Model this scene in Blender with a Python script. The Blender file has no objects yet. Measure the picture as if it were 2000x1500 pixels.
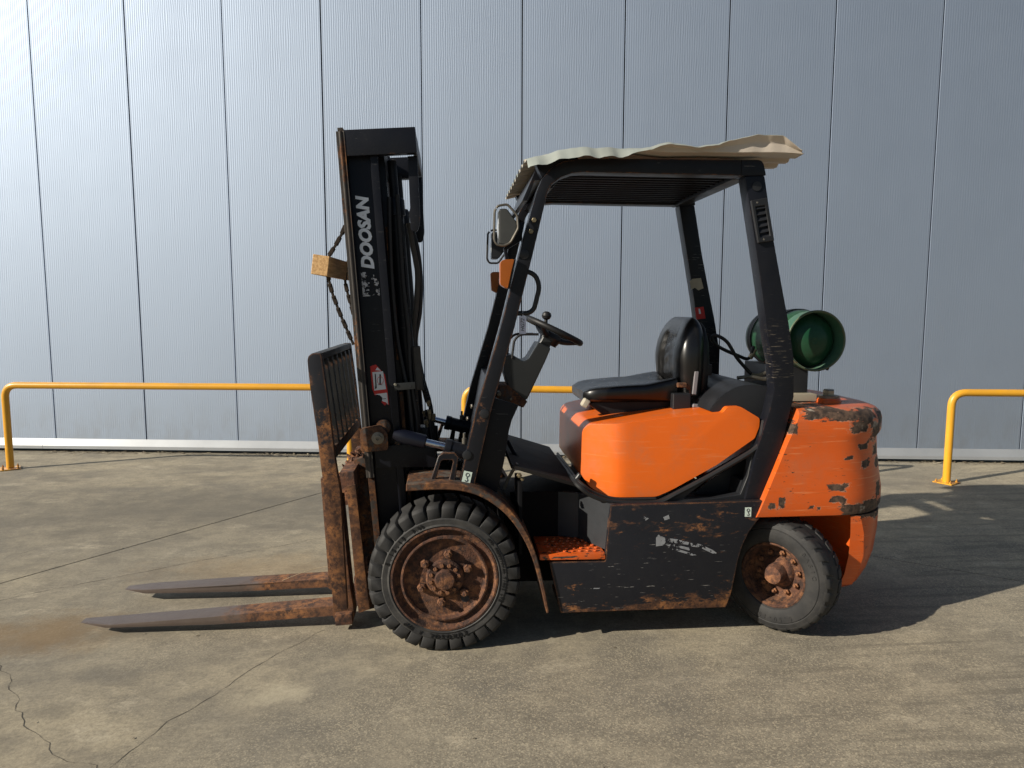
import bpy, bmesh, math, random
import numpy as np
from mathutils import Vector, Matrix, noise as mnoise
R = math.radians
SC = bpy.context.scene
COL = SC.collection

# ------------------------------------------------------------------ camera, sky, sun, exposure
cam_data = bpy.data.cameras.new('camera')
cam_data.lens = 24.97
cam_data.sensor_width = 36.0
cam_data.clip_end = 500.0
cam = bpy.data.objects.new('camera', cam_data)
COL.objects.link(cam)
cam.matrix_world = Matrix([[0.996208, 0.00761, -0.086668, 0.031834], [-0.086987, 0.10534, -0.990624, -3.187089], [0.001591, 0.994407, 0.105603, 1.6], [0.0, 0.0, 0.0, 1.0]])
SC.camera = cam

SUN_EL, SUN_AZ = R(27.6), R(20.3)          # the sun stands to the left, a little behind the viewer
to_sun = Vector((-math.cos(SUN_EL) * math.cos(SUN_AZ), -math.cos(SUN_EL) * math.sin(SUN_AZ), math.sin(SUN_EL)))
world = bpy.data.worlds.new('World')
SC.world = world
world.use_nodes = True
wn = world.node_tree
sky = wn.nodes.new('ShaderNodeTexSky')
sky.sky_type = 'NISHITA'
sky.sun_disc = False
sky.sun_elevation = SUN_EL
sky.sun_rotation = math.atan2(to_sun.x, to_sun.y)
sky.air_density = 1.0
sky.dust_density = 0.6
wn.links.new(sky.outputs[0], wn.nodes['Background'].inputs[0])
wn.nodes['Background'].inputs[1].default_value = 0.05
sun_data = bpy.data.lights.new('sun', 'SUN')
sun_data.energy = 5.0
sun_data.angle = R(0.53)
sun_data.color = (1.0, 0.92, 0.79)
sun = bpy.data.objects.new('sun', sun_data)
COL.objects.link(sun)
sun.rotation_mode = 'QUATERNION'
sun.rotation_quaternion = to_sun.to_track_quat('Z', 'Y')
sun.location = (-12, -5, 8)
SC.view_settings.view_transform = 'Standard'
SC.view_settings.look = 'None'
SC.view_settings.exposure = 0.28
SC.view_settings.gamma = 1.0
SC.view_settings.use_curve_mapping = False
SC.render.engine = 'CYCLES'
SC.cycles.max_bounces = 5
SC.cycles.use_adaptive_sampling = True
SC.cycles.adaptive_threshold = 0.02
SC.cycles.use_denoising = True
SC.cycles.denoiser = 'OPENIMAGEDENOISE'
SC.cycles.denoising_prefilter = 'ACCURATE'
SC.cycles.sample_clamp_indirect = 6.0

# ------------------------------------------------------------------ mesh helpers
def link(name, me, mat, parent=None, sharp=32):
    o = bpy.data.objects.new(name, me)
    COL.objects.link(o)
    for m in (mat if isinstance(mat, (list, tuple)) else [mat]):
        me.materials.append(m)
    if parent:
        o.parent = parent
    if sharp:
        me.polygons.foreach_set('use_smooth', [True] * len(me.polygons))
        me.set_sharp_from_angle(angle=R(sharp))
    return o

def copy_of(src, parent=None, loc=None, rot=None, scale=None):
    o = src.copy()
    COL.objects.link(o)
    o.parent = parent
    if loc is not None: o.location = loc
    if rot is not None: o.rotation_euler = rot
    if scale is not None: o.scale = scale
    return o

def bm_mesh(bm, name):
    bmesh.ops.recalc_face_normals(bm, faces=bm.faces)
    me = bpy.data.meshes.new(name)
    bm.to_mesh(me)
    bm.free()
    return me

def bevel(bm, w, seg=1, ang=22, profile=0.7):
    if w <= 0: return
    es = [e for e in bm.edges if len(e.link_faces) == 2 and e.calc_face_angle(0) > R(ang)]
    bmesh.ops.bevel(bm, geom=es, offset=w, segments=seg, profile=profile, affect='EDGES', clamp_overlap=True)

def bm_prism(pts, y0, y1, bm=None):
    bm = bm or bmesh.new()
    a = [bm.verts.new((x, y0, z)) for x, z in pts]
    b = [bm.verts.new((x, y1, z)) for x, z in pts]
    n = len(pts)
    bm.faces.new(a); bm.faces.new(b[::-1])
    for i in range(n):
        bm.faces.new((a[i], b[i], b[(i + 1) % n], a[(i + 1) % n]))
    return bm

def prism(name, pts, y0, y1, mat, parent, bev=0.004, seg=2, ang=22):
    bm = bm_prism(pts, y0, y1)
    bmesh.ops.recalc_face_normals(bm, faces=bm.faces)
    bevel(bm, bev, seg, ang)
    return link(name, bm_mesh(bm, name), mat, parent)

def hole_prism(name, outer, inner, y0, y1, mat, parent):
    """plate with a window: outer and inner have the same count of corners"""
    n = len(outer)
    v = [(x, y, z) for y in (y0, y1) for x, z in outer] + [(x, y, z) for y in (y0, y1) for x, z in inner]
    f = []
    for i in range(n):
        j = (i + 1) % n
        f += [(i, j, 2 * n + j, 2 * n + i), (n + i, 3 * n + i, 3 * n + j, n + j), (i, n + i, n + j, j), (2 * n + i, 2 * n + j, 3 * n + j, 3 * n + i)]
    bm = bmesh.new()
    vs = [bm.verts.new(p) for p in v]
    for q in f: bm.faces.new([vs[k] for k in q])
    bmesh.ops.recalc_face_normals(bm, faces=bm.faces)
    bevel(bm, 0.003, 1, 40)
    return link(name, bm_mesh(bm, name), mat, parent)

def bm_box(bm, c, s, rot=None):
    m = Matrix.Translation(c)
    if rot is not None:
        m = m @ rot.to_4x4()
    return bmesh.ops.create_cube(bm, size=1.0, matrix=m @ Matrix.Diagonal((s[0], s[1], s[2], 1)))['verts']

def euler(rx=0, ry=0, rz=0):
    return Matrix.Rotation(R(rz), 3, 'Z') @ Matrix.Rotation(R(ry), 3, 'Y') @ Matrix.Rotation(R(rx), 3, 'X')

def box(name, c, s, mat, parent, rot=None, bev=0.004, seg=1):
    bm = bmesh.new()
    bm_box(bm, c, s, rot)
    bevel(bm, bev, seg)
    return link(name, bm_mesh(bm, name), mat, parent)

def smooth_path(pts, sub=6, closed=False):
    p = [Vector(q) for q in pts]
    n = len(p)
    out = []
    rng = range(n) if closed else range(n - 1)
    for i in rng:
        p1, p2 = p[i], p[(i + 1) % n]
        p0 = p[i - 1] if (i > 0 or closed) else p1 * 2 - p2
        p3 = p[(i + 2) % n] if (i + 2 < n or closed) else p2 * 2 - p1
        for k in range(sub):
            t = k / sub
            out.append(0.5 * ((2 * p1) + (p2 - p0) * t + (2 * p0 - 5 * p1 + 4 * p2 - p3) * t * t + (3 * p1 - p0 - 3 * p2 + p3) * t ** 3))
    if not closed: out.append(p[-1])
    return out

def round_path(pts, rad, seg=6):
    """polyline with its corners rounded off"""
    p = [Vector(q) for q in pts]
    out = [p[0]]
    for i in range(1, len(p) - 1):
        a, b, c = p[i - 1], p[i], p[i + 1]
        d1, d2 = (a - b), (c - b)
        r = min(rad, d1.length * 0.49, d2.length * 0.49)
        s, e = b + d1.normalized() * r, b + d2.normalized() * r
        for k in range(seg + 1):
            t = k / seg
            out.append(s * (1 - t) ** 2 + b * 2 * t * (1 - t) + e * t * t)
    out.append(p[-1])
    return out

def tube_data(path, r, n=10, closed=False, base=0):
    path = [Vector(q) for q in path]
    m = len(path)
    V, F = [], []
    up = None
    for i, c in enumerate(path):
        if closed: d = path[(i + 1) % m] - path[i - 1]
        else: d = path[min(i + 1, m - 1)] - path[max(i - 1, 0)]
        d.normalize()
        if up is None:
            up = d.orthogonal().normalized()
        up = (up - d * up.dot(d)).normalized()
        s = d.cross(up)
        rr = r[i] if isinstance(r, (list, tuple)) else r
        for k in range(n):
            a = 2 * math.pi * k / n
            V.append(c + (up * math.cos(a) + s * math.sin(a)) * rr)
    for i in range(m if closed else m - 1):
        for k in range(n):
            a, b = i * n + k, i * n + (k + 1) % n
            c, d = ((i + 1) % m) * n + (k + 1) % n, ((i + 1) % m) * n + k
            F.append((base + a, base + b, base + c, base + d))
    if not closed:
        F.append(tuple(base + k for k in range(n - 1, -1, -1)))
        F.append(tuple(base + (m - 1) * n + k for k in range(n)))
    return V, F

def pydata(name, V, F, mat, parent, sharp=32):
    me = bpy.data.meshes.new(name)
    me.from_pydata([tuple(v) for v in V], [], F)
    bm = bmesh.new(); bm.from_mesh(me)
    bmesh.ops.recalc_face_normals(bm, faces=bm.faces)
    bm.to_mesh(me); bm.free()
    return link(name, me, mat, parent, sharp)

def tube(name, path, r, mat, parent, n=10, closed=False):
    V, F = tube_data(path, r, n, closed)
    return pydata(name, V, F, mat, parent)

def lathe_data(prof, n=48, origin=(0, 0, 0), axis=(0, 1, 0), base=0, cap=True):
    """prof: (radius, distance along the axis)"""
    ax = Vector(axis).normalized()
    u = ax.orthogonal().normalized() if abs(ax.y) < 0.99 else Vector((1, 0, 0))
    w = ax.cross(u)
    o = Vector(origin)
    V, F = [], []
    for r, a in prof:
        for k in range(n):
            t = 2 * math.pi * k / n
            V.append(o + ax * a + (u * math.cos(t) + w * math.sin(t)) * r)
    for i in range(len(prof) - 1):
        for k in range(n):
            F.append(tuple(base + q for q in (i * n + k, i * n + (k + 1) % n, (i + 1) * n + (k + 1) % n, (i + 1) * n + k)))
    if cap:
        F.append(tuple(base + k for k in range(n)))
        F.append(tuple(base + (len(prof) - 1) * n + k for k in range(n)))
    return V, F

def lathe(name, prof, mat, parent, n=48, origin=(0, 0, 0), axis=(0, 1, 0), cap=True, sharp=32):
    V, F = lathe_data(prof, n, origin, axis, 0, cap)
    return pydata(name, V, F, mat, parent, sharp)

def loft(name, rings, mat, parent, cap=True, sharp=40, closed=True):
    n = len(rings[0])
    V = [v for r in rings for v in r]
    F = []
    for i in range(len(rings) - 1):
        for k in range(n if closed else n - 1):
            F.append((i * n + k, i * n + (k + 1) % n, (i + 1) * n + (k + 1) % n, (i + 1) * n + k))
    if cap:
        F.append(tuple(range(n))); F.append(tuple((len(rings) - 1) * n + k for k in range(n)))
    return pydata(name, V, F, mat, parent, sharp)

def hex_mesh(r, h, stud=0.0, n=6):
    """a bolt head pointing to -Y with its foot at y = 0"""
    V, F = lathe_data([(r, 0), (r, -h * 0.8), (r * 0.85, -h)], n)
    if stud:
        V2, F2 = lathe_data([(r * 0.5, -h), (r * 0.5, -h - stud), (r * 0.35, -h - stud - 0.003)], 10, base=len(V))
        V += V2; F += F2
    me = bpy.data.meshes.new('bolt')
    me.from_pydata([tuple(v) for v in V], [], F)
    bm = bmesh.new(); bm.from_mesh(me); bmesh.ops.recalc_face_normals(bm, faces=bm.faces); bm.to_mesh(me); bm.free()
    return me

def bolt(name, loc, r, h, mat, parent, stud=0.0, rot=(0, 0, 0)):
    o = link(name, hex_mesh(r, h, stud), mat, parent, 25)
    o.location = loc; o.rotation_euler = rot
    return o

def text_mesh(body, size, shear=0.0, offset=0.0, extrude=0.0008, align='CENTER'):
    cu = bpy.data.curves.new('lettering', 'FONT')
    cu.body = body; cu.size = size; cu.shear = shear; cu.offset = offset; cu.extrude = extrude
    cu.align_x = align; cu.align_y = 'CENTER'; cu.resolution_u = 3
    tmp = bpy.data.objects.new('lettering', cu)
    COL.objects.link(tmp)
    dg = bpy.context.evaluated_depsgraph_get()
    me = bpy.data.meshes.new_from_object(tmp.evaluated_get(dg))
    bpy.data.objects.remove(tmp); bpy.data.curves.remove(cu)
    return me

def thing(o, label, cat, group=None, kind=None):
    o['label'] = label; o['category'] = cat
    if group: o['group'] = group
    if kind: o['kind'] = kind
    return o

def empty(name, loc=(0, 0, 0)):
    o = bpy.data.objects.new(name, None)
    o.empty_display_size = 0.2
    COL.objects.link(o); o.location = loc
    return o

# ------------------------------------------------------------------ material helpers
class NT:
    def __init__(s, name):
        s.m = bpy.data.materials.new(name); s.m.use_nodes = True
        s.t = s.m.node_tree; s.b = s.t.nodes['Principled BSDF']
        s.co = s.t.nodes.new('ShaderNodeTexCoord').outputs['Object']
    def n(s, typ, **k):
        nd = s.t.nodes.new(typ)
        for a, v in k.items(): setattr(nd, a, v)
        return nd
    def put(s, sock, v):
        if hasattr(v, 'is_linked'): s.t.links.new(v, sock)
        elif v is not None:
            if isinstance(v, (tuple, list)) and len(v) == 3 and len(getattr(sock, 'default_value', (0,) * 3)) == 4: v = (*v, 1)
            sock.default_value = v
    def map(s, scale=(1, 1, 1), rot=(0, 0, 0), loc=(0, 0, 0), vec=None):
        m = s.n('ShaderNodeMapping'); s.put(m.inputs[0], vec or s.co)
        m.inputs['Scale'].default_value = scale; m.inputs['Rotation'].default_value = rot; m.inputs['Location'].default_value = loc
        return m.outputs[0]
    def noise(s, scale, detail=4, rough=0.55, vec=None, dist=0.0):
        d = s.n('ShaderNodeTexNoise'); s.put(d.inputs['Vector'], vec or s.co)
        d.inputs['Scale'].default_value = scale; d.inputs['Detail'].default_value = detail
        d.inputs['Roughness'].default_value = rough; d.inputs['Distortion'].default_value = dist
        return d.outputs['Fac']
    def voro(s, scale, vec=None, feature='F1', out='Distance'):
        d = s.n('ShaderNodeTexVoronoi', feature=feature); s.put(d.inputs['Vector'], vec or s.co); d.inputs['Scale'].default_value = scale
        return d.outputs[out]
    def ramp(s, f, a, b, lo=0.0, hi=1.0):
        m = s.n('ShaderNodeMapRange', interpolation_type='SMOOTHSTEP'); s.put(m.inputs[0], f)
        for i, v in zip((1, 2, 3, 4), (a, b, lo, hi)): m.inputs[i].default_value = v
        return m.outputs[0]
    def math(s, op, a, b=0.0, c=None):
        m = s.n('ShaderNodeMath', operation=op); s.put(m.inputs[0], a); s.put(m.inputs[1], b)
        if c is not None: s.put(m.inputs[2], c)
        return m.outputs[0]
    def mix(s, f, a, b, blend='MIX'):
        m = s.n('ShaderNodeMix', data_type='RGBA', blend_type=blend); s.put(m.inputs[0], f); s.put(m.inputs[6], a); s.put(m.inputs[7], b)
        return m.outputs[2]
    def mixf(s, f, a, b):
        m = s.n('ShaderNodeMix', data_type='FLOAT'); s.put(m.inputs[0], f); s.put(m.inputs[2], a); s.put(m.inputs[3], b)
        return m.outputs[0]
    def xyz(s, vec=None):
        d = s.n('ShaderNodeSeparateXYZ'); s.put(d.inputs[0], vec or s.co); return d.outputs
    def edge(s, rad=0.012, lo=0.03, hi=0.25):
        b = s.n('ShaderNodeBevel', samples=3); b.inputs[0].default_value = rad
        g = s.n('ShaderNodeNewGeometry')
        d = s.n('ShaderNodeVectorMath', operation='DOT_PRODUCT'); s.put(d.inputs[0], b.outputs[0]); s.put(d.inputs[1], g.outputs['Normal'])
        return s.ramp(s.math('SUBTRACT', 1.0, d.outputs['Value']), lo * 0.3, hi * 0.5)
    def bump(s, h, strength=0.3, dist=0.01):
        b = s.n('ShaderNodeBump'); b.inputs['Strength'].default_value = strength; b.inputs['Distance'].default_value = dist
        s.put(b.inputs['Height'], h); s.put(s.b.inputs['Normal'], b.outputs[0])
    def out(s, col=None, rough=None, metal=None, **k):
        s.put(s.b.inputs['Base Color'], col); s.put(s.b.inputs['Roughness'], rough); s.put(s.b.inputs['Metallic'], metal)
        for a, v in k.items(): s.put(s.b.inputs[a.replace('_', ' ')], v)
        return s.m
    def rustcol(s, scale=26.0, dark=(0.040, 0.021, 0.015), mid=(0.125, 0.058, 0.030), hot=(0.29, 0.125, 0.045)):
        a = s.noise(scale, 7, 0.78); b = s.noise(scale * 0.31, 6, 0.74)
        c = s.mix(s.ramp(a, 0.36, 0.62), dark, mid)
        return s.mix(s.math('MULTIPLY', s.ramp(b, 0.45, 0.62), s.ramp(a, 0.42, 0.60)), c, hot)

def paint(name, col, rough=0.4, rust=0.62, rscale=9.0, edge=0.0, scratch=0.0, dust=0.15, dustcol=(0.16, 0.145, 0.12), var=0.25, low=None, rcol=None, coat=0.0, stretch=(1, 1, 1), band=None, spec=0.3):
    """worn paint: rust breaks through where the noise passes `rust`, and on edges; low=(z0, z1) rusts towards z0"""
    s = NT(name)
    vec = s.map(stretch)
    f = s.math('ADD', s.math('MULTIPLY', s.noise(rscale * 1.7, 8, 0.76, vec), 0.62), s.math('MULTIPLY', s.noise(rscale * 0.3, 5, 0.65, vec), 0.38))
    if edge: f = s.math('ADD', f, s.math('MULTIPLY', s.edge(), edge))
    if low:
        z = s.xyz()[2]
        f = s.math('ADD', f, s.math('MULTIPLY', s.ramp(z, low[0], low[1], 1, 0), low[2]))
    mask = s.ramp(f, rust, rust + 0.05)
    base = s.mix(s.math('MULTIPLY', s.ramp(s.noise(3.1, 4, 0.6), 0.3, 0.7), var), col, tuple(c * 0.55 for c in col))
    g = s.n('ShaderNodeNewGeometry')
    nz = s.xyz(g.outputs['Normal'])[2]
    dm = s.math('MULTIPLY', s.math('MULTIPLY_ADD', s.ramp(nz, 0.1, 0.95), 0.75, 0.25), s.ramp(s.noise(6.0, 5, 0.68), 0.35, 0.75))
    base = s.mix(s.math('MULTIPLY', dm, dust), base, dustcol)
    if scratch:
        w = s.noise(24, 3, 0.6, s.map((0.5, 0.5, 6.0), (0.0, 0.06, 0.0)))
        k = s.math('MULTIPLY', s.ramp(w, 0.66, 0.72), s.ramp(s.noise(2.2, 3), 0.45, 0.6))
        base = s.mix(s.math('MULTIPLY', k, scratch), base, (0.30, 0.29, 0.27))
    if band:
        w = s.noise(26, 4, 0.65, s.map((0.6, 0.6, 9.0)))
        k = s.math('MULTIPLY', s.ramp(w, 0.585, 0.66), s.math('MULTIPLY', s.ramp(s.xyz()[2], band[0] - 0.06, band[0] + 0.05), s.ramp(s.xyz()[2], band[1] - 0.08, band[1] + 0.06, 1, 0)))
        base = s.mix(s.math('MULTIPLY', k, 0.75), base, (0.20, 0.17, 0.13))
    rc = rcol if rcol else s.rustcol()
    c = s.mix(mask, base, rc)
    r = s.mixf(mask, s.math('MULTIPLY_ADD', s.noise(11, 5), 0.25, rough - 0.12), 0.85)
    s.bump(s.noise(34, 4, 0.7), 0.22, 0.004)
    return s.out(c, r, 0.0, Coat_Weight=coat, Specular_IOR_Level=spec)

def plain(name, col, rough=0.5, metal=0.0, var=0.2, scale=8.0, bump=0.0, bscale=60, **k):
    s = NT(name)
    a = s.noise(scale, 6, 0.6)
    c = s.mix(s.math('MULTIPLY', s.ramp(a, 0.3, 0.72), var), col, tuple(x * 0.5 for x in col))
    if bump: s.bump(s.noise(bscale, 4, 0.6), bump, 0.003)
    k.setdefault('Specular_IOR_Level', 0.4)
    return s.out(c, s.math('MULTIPLY_ADD', s.noise(scale * 1.7, 4), 0.2, rough - 0.1), metal, **k)

# ------------------------------------------------------------------ materials of the setting
def make_concrete():
    s = NT('concrete')
    x, y, z = s.xyz()
    big = s.noise(0.5, 5, 0.6); mid = s.noise(1.7, 9, 0.72, s.map((1, 1.9, 1), (0, 0, R(-12)))); fine = s.noise(55, 8, 0.78)
    c = s.mix(s.ramp(big, 0.35, 0.68), (0.425, 0.370, 0.262), (0.300, 0.270, 0.208))
    c = s.mix(s.ramp(mid, 0.42, 0.66, 0, 0.72), c, (0.170, 0.155, 0.126))
    c = s.mix(s.ramp(s.noise(7.5, 8, 0.74), 0.44, 0.62, 0, 0.45), c, (0.185, 0.168, 0.132))
    c = s.mix(s.ramp(s.noise(2.6, 9, 0.75, s.map((1, 1.6, 1), (0, 0, R(20)))), 0.52, 0.70, 0, 0.75), c, (0.53, 0.47, 0.35))
    c = s.mix(s.ramp(s.noise(0.9, 4, 0.6, s.map((1, 1, 1), (0, 0, 0), (7, 3, 0))), 0.50, 0.70, 0, 0.45), c, (0.145, 0.140, 0.128))
    c = s.mix(s.ramp(fine, 0.36, 0.70, 0, 0.55), c, (0.140, 0.124, 0.096))
    # exposed aggregate: pale and dark grains
    v = s.n('ShaderNodeTexVoronoi'); s.put(v.inputs['Vector'], s.co); v.inputs['Scale'].default_value = 190
    g = s.xyz(v.outputs['Color'])
    worn = s.ramp(s.math('ADD', s.noise(0.9, 6, 0.65), s.math('SUBTRACT', s.math('MULTIPLY', x, 0.05), s.math('MULTIPLY', y, 0.07))), 0.36, 0.66, 0.15, 1.0)
    c = s.mix(s.math('MULTIPLY', s.ramp(g[0], 0.66, 0.90), s.math('MULTIPLY', worn, 0.42)), c, (0.60, 0.525, 0.375))
    c = s.mix(s.math('MULTIPLY', s.ramp(g[1], 0.68, 0.90), s.math('MULTIPLY', worn, 0.45)), c, (0.120, 0.106, 0.080))
    # rust stain by the fork tips, a pale scuff, and dark patches at the far left and by the rear wheel
    def blob(px, py, rx, ry, w, nz=0.5):
        dx = s.math('DIVIDE', s.math('SUBTRACT', x, px), rx); dy = s.math('DIVIDE', s.math('SUBTRACT', y, py), ry)
        d = s.math('ADD', s.math('SQRT', s.math('ADD', s.math('MULTIPLY', dx, dx), s.math('MULTIPLY', dy, dy))), s.math('MULTIPLY', s.math('SUBTRACT', s.noise(4.0, 9, 0.75), 0.5), nz * 4))
        return s.ramp(d, 0.1, 1.15, w, 0)
    c = s.mix(blob(-1.98, 0.36, 0.48, 0.30, 0.60), c, (0.215, 0.135, 0.058))
    c = s.mix(blob(-1.10, 1.15, 0.85, 0.34, 0.35), c, (0.29, 0.195, 0.095))
    c = s.mix(blob(-0.72, -0.31, 0.20, 0.08, 0.35, 1.3), c, (0.56, 0.50, 0.36))
    c = s.mix(blob(-2.0, 2.6, 2.3, 0.9, 0.70), c, (0.135, 0.125, 0.104))
    c = s.mix(blob(1.95, 0.15, 0.5, 0.35, 0.25), c, (0.10, 0.09, 0.08))
    # faint tyre tracks at the front right
    tr = s.noise(5.0, 4, 0.5, s.map((0.25, 3.2, 1), (0, 0, R(24))))
    c = s.mix(s.math('MULTIPLY', s.ramp(tr, 0.50, 0.66, 0, 0.42), s.ramp(s.math('SUBTRACT', x, y), 1.0, 2.4)), c, (0.120, 0.108, 0.086))
    s.bump(s.noise(70, 4, 0.75), 0.25, 0.004)
    c = s.mix(1.0, c, (0.98, 0.97, 0.965), 'MULTIPLY')
    return s.out(c, 0.9, 0.0, Specular_IOR_Level=0.25)
M_CONC = make_concrete()
M_GAP = plain('joint_dirt', (0.022, 0.020, 0.017), 0.95)
M_CRACK = plain('crack_dirt', (0.095, 0.085, 0.068), 0.95)

def make_wallsheet():
    s = NT('silver_wall_sheet')
    x, y, z = s.xyz()
    c = s.mix(s.ramp(s.noise(1.2, 5, 0.6, s.map((1, 1, 0.25))), 0.3, 0.75, 0, 0.35), (0.385, 0.455, 0.565), (0.345, 0.405, 0.50))
    c = s.mix(s.math('MULTIPLY', s.n('ShaderNodeObjectInfo').outputs['Random'], 0.16), c, (0.29, 0.35, 0.44))
    c = s.mix(s.math('MULTIPLY', s.ramp(z, 0.12, 0.75, 1, 0), s.ramp(s.noise(7, 7, 0.7, s.map((1, 1, 0.4))), 0.35, 0.75, 0.05, 0.28)), c, (0.24, 0.22, 0.18))
    c = s.mix(s.ramp(s.noise(9, 6, 0.7), 0.62, 0.8, 0, 0.25), c, (0.42, 0.41, 0.38))
    
    return s.out(c, s.math('MULTIPLY_ADD', s.noise(3, 2), 0.06, 0.59), 0.85)
M_WALL = make_wallsheet()
M_FLASH = plain('pale_flashing', (0.38, 0.40, 0.42), 0.45, 0.35, 0.18, 3.0)
M_BACK = plain('wall_core', (0.02, 0.02, 0.022), 0.9)
M_YELLOW = paint('yellow_rail_paint', (0.74, 0.36, 0.022), 0.36, spec=0.5, rust=0.64, rscale=9, dust=0.25, var=0.18, coat=0.1, low=(0.0, 0.12, 0.12))
M_BOLT = plain('zinc_bolt', (0.34, 0.32, 0.26), 0.42, 0.8, 0.4, 40)

# ------------------------------------------------------------------ ground
ground = pydata('ground', [(-150, -150, -0.06), (150, -150, -0.06), (150, 150, -0.06), (-150, 150, -0.06)], [(0, 1, 2, 3)], M_GAP, None, 0)
ground['kind'] = 'structure'
JA = R(52.3)                                    # slab joints run at this angle to the truck
ja, jb = Vector((math.cos(JA), math.sin(JA))), Vector((math.sin(JA), -math.cos(JA)))
JO = Vector((-0.58, 3.66))
SP = 7.5
for i in range(-3, 3):
    for k in range(-3, 3):
        g = 0.0034
        ca = [(i * SP + g, k * SP + g), ((i + 1) * SP - g, k * SP + g), ((i + 1) * SP - g, (k + 1) * SP - g), (i * SP + g, (k + 1) * SP - g)]
        bm = bmesh.new()
        q = [JO + ja * a + jb * b for a, b in ca]
        top = [bm.verts.new((p.x, p.y, 0.0)) for p in q]; bot = [bm.verts.new((p.x, p.y, -0.05)) for p in q]
        bm.faces.new(top); bm.faces.new(bot)
        for e in range(4): bm.faces.new((top[e], top[(e + 1) % 4], bot[(e + 1) % 4], bot[e]))
        bmesh.ops.recalc_face_normals(bm, faces=bm.faces)
        bevel(bm, 0.003, 1)
        link('concrete_slab', bm_mesh(bm, 'concrete_slab'), M_CONC, ground)

def crack(pts, w, seed, wob=0.03):
    rnd = random.Random(seed)
    p = [Vector((a, b, 0)) for a, b in pts]
    path = []
    for a, b in zip(p[:-1], p[1:]):
        n = max(2, int((b - a).length / 0.035))
        for k in range(n): path.append(a.lerp(b, k / n))
    path.append(p[-1])
    V, F = [], []
    off = 0
    for i, c in enumerate(path):
        d = (path[min(i + 1, len(path) - 1)] - path[max(i - 1, 0)]).normalized()
        s = Vector((-d.y, d.x, 0))
        off = off * 0.8 + rnd.uniform(-wob, wob) * 0.45
        ww = w * rnd.uniform(0.25, 1.3) * (1 if 0 < i < len(path) - 1 else 0.1)
        m = c + s * off
        V += [(m.x - s.x * ww, m.y - s.y * ww, 0.0012), (m.x + s.x * ww, m.y + s.y * ww, 0.0012)]
        if i: F.append((2 * i - 2, 2 * i - 1, 2 * i + 1, 2 * i))
    o = pydata('crack', V, F, M_CRACK, ground, 0)
    return o
crack([(-2.5511, 0.7193), (-2.4461, 0.8052), (-2.1353, 0.9911), (-1.7648, 1.2133), (-1.3736, 1.4473), (-0.9003, 1.7312), (-0.4234, 1.9497)], 0.0016, 3, 0.014)
crack([(-2.0642, 0.0863), (-1.9661, -0.0049), (-1.8254, -0.1666), (-1.6986, -0.3322), (-1.559, -0.5069), (-1.4441, -0.5679), (-1.3575, -0.6664), (-1.2258, -0.7406), (-1.1511, -0.8281)], 0.0013, 5, 0.035)
crack([(-0.5905, 0.2963), (-0.744, 0.0827), (-0.8414, -0.0817), (-0.9516, -0.2926), (-1.0674, -0.4746), (-1.1422, -0.6964), (-1.1639, -0.8005)], 0.0013, 8, 0.016)
crack([(-2.7103, 2.756), (-2.6336, 2.9075), (-2.4426, 2.8437)], 0.0025, 9)
crack([(-2.8234, 1.548), (-2.7529, 1.5909), (-2.7151, 1.668)], 0.002, 10)

# leaf litter blown against the foot of the wall
WA = R(-7.968)
wt = Vector((math.cos(WA), math.sin(WA), 0)); wnorm = Vector((-math.sin(WA), math.cos(WA), 0))
WF = Vector((0.03184, -3.18709, 0)) + wnorm * 7.5917
M_LEAF = None
def make_leaf():
    s = NT('dry_leaf')
    i = s.n('ShaderNodeNewGeometry').outputs['Random Per Island']
    c = s.mix(i, (0.34, 0.29, 0.20), (0.07, 0.05, 0.03))
    return s.out(c, 0.8, 0.0)
M_LEAF = make_leaf()
rnd = random.Random(4)
V, F = [], []
for k in range(1500):
    t = rnd.uniform(-7, 9)
    if mnoise.noise((t * 1.3, 0, 0)) < -0.12 and rnd.random() < 0.8: continue
    d = min(abs(rnd.gauss(0, 0.075)), 0.3) + 0.02
    c = WF + wt * t - wnorm * (d + 0.0)
    a = rnd.uniform(0, math.pi); l = rnd.uniform(0.008, 0.035); w = l * rnd.uniform(0.12, 0.4); tl = rnd.uniform(-0.35, 0.35)
    e1 = Vector((math.cos(a), math.sin(a), tl)) * l; e2 = Vector((-math.sin(a), math.cos(a), rnd.uniform(-0.4, 0.4))) * w
    z = 0.004 + abs(e1.z) + abs(e2.z)
    b = len(V)
    for q in (-e1, e2, e1, -e2): V.append((c.x + q.x, c.y + q.y, z + q.z))
    F.append((b, b + 1, b + 2, b + 3))
for k in range(130):
    c = Vector((rnd.uniform(-3.2, 4.2), rnd.uniform(-1.2, 3.6), 0))
    a = rnd.uniform(0, math.pi); l = rnd.uniform(0.003, 0.010); w = l * rnd.uniform(0.25, 0.7)
    e1 = Vector((math.cos(a), math.sin(a), rnd.uniform(-0.2, 0.2))) * l; e2 = Vector((-math.sin(a), math.cos(a), rnd.uniform(-0.4, 0.4))) * w
    b = len(V)
    for q in (-e1, e2, e1, -e2): V.append((c.x + q.x, c.y + q.y, 0.003 + abs(e1.z) + abs(e2.z) + q.z))
    F.append((b, b + 1, b + 2, b + 3))
lit = pydata('leaf_litter', V, F, M_LEAF, None, 0)
thing(lit, 'dry leaves and bark scraps along the wall foot and scattered on the concrete', 'leaf litter', kind='stuff')

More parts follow.
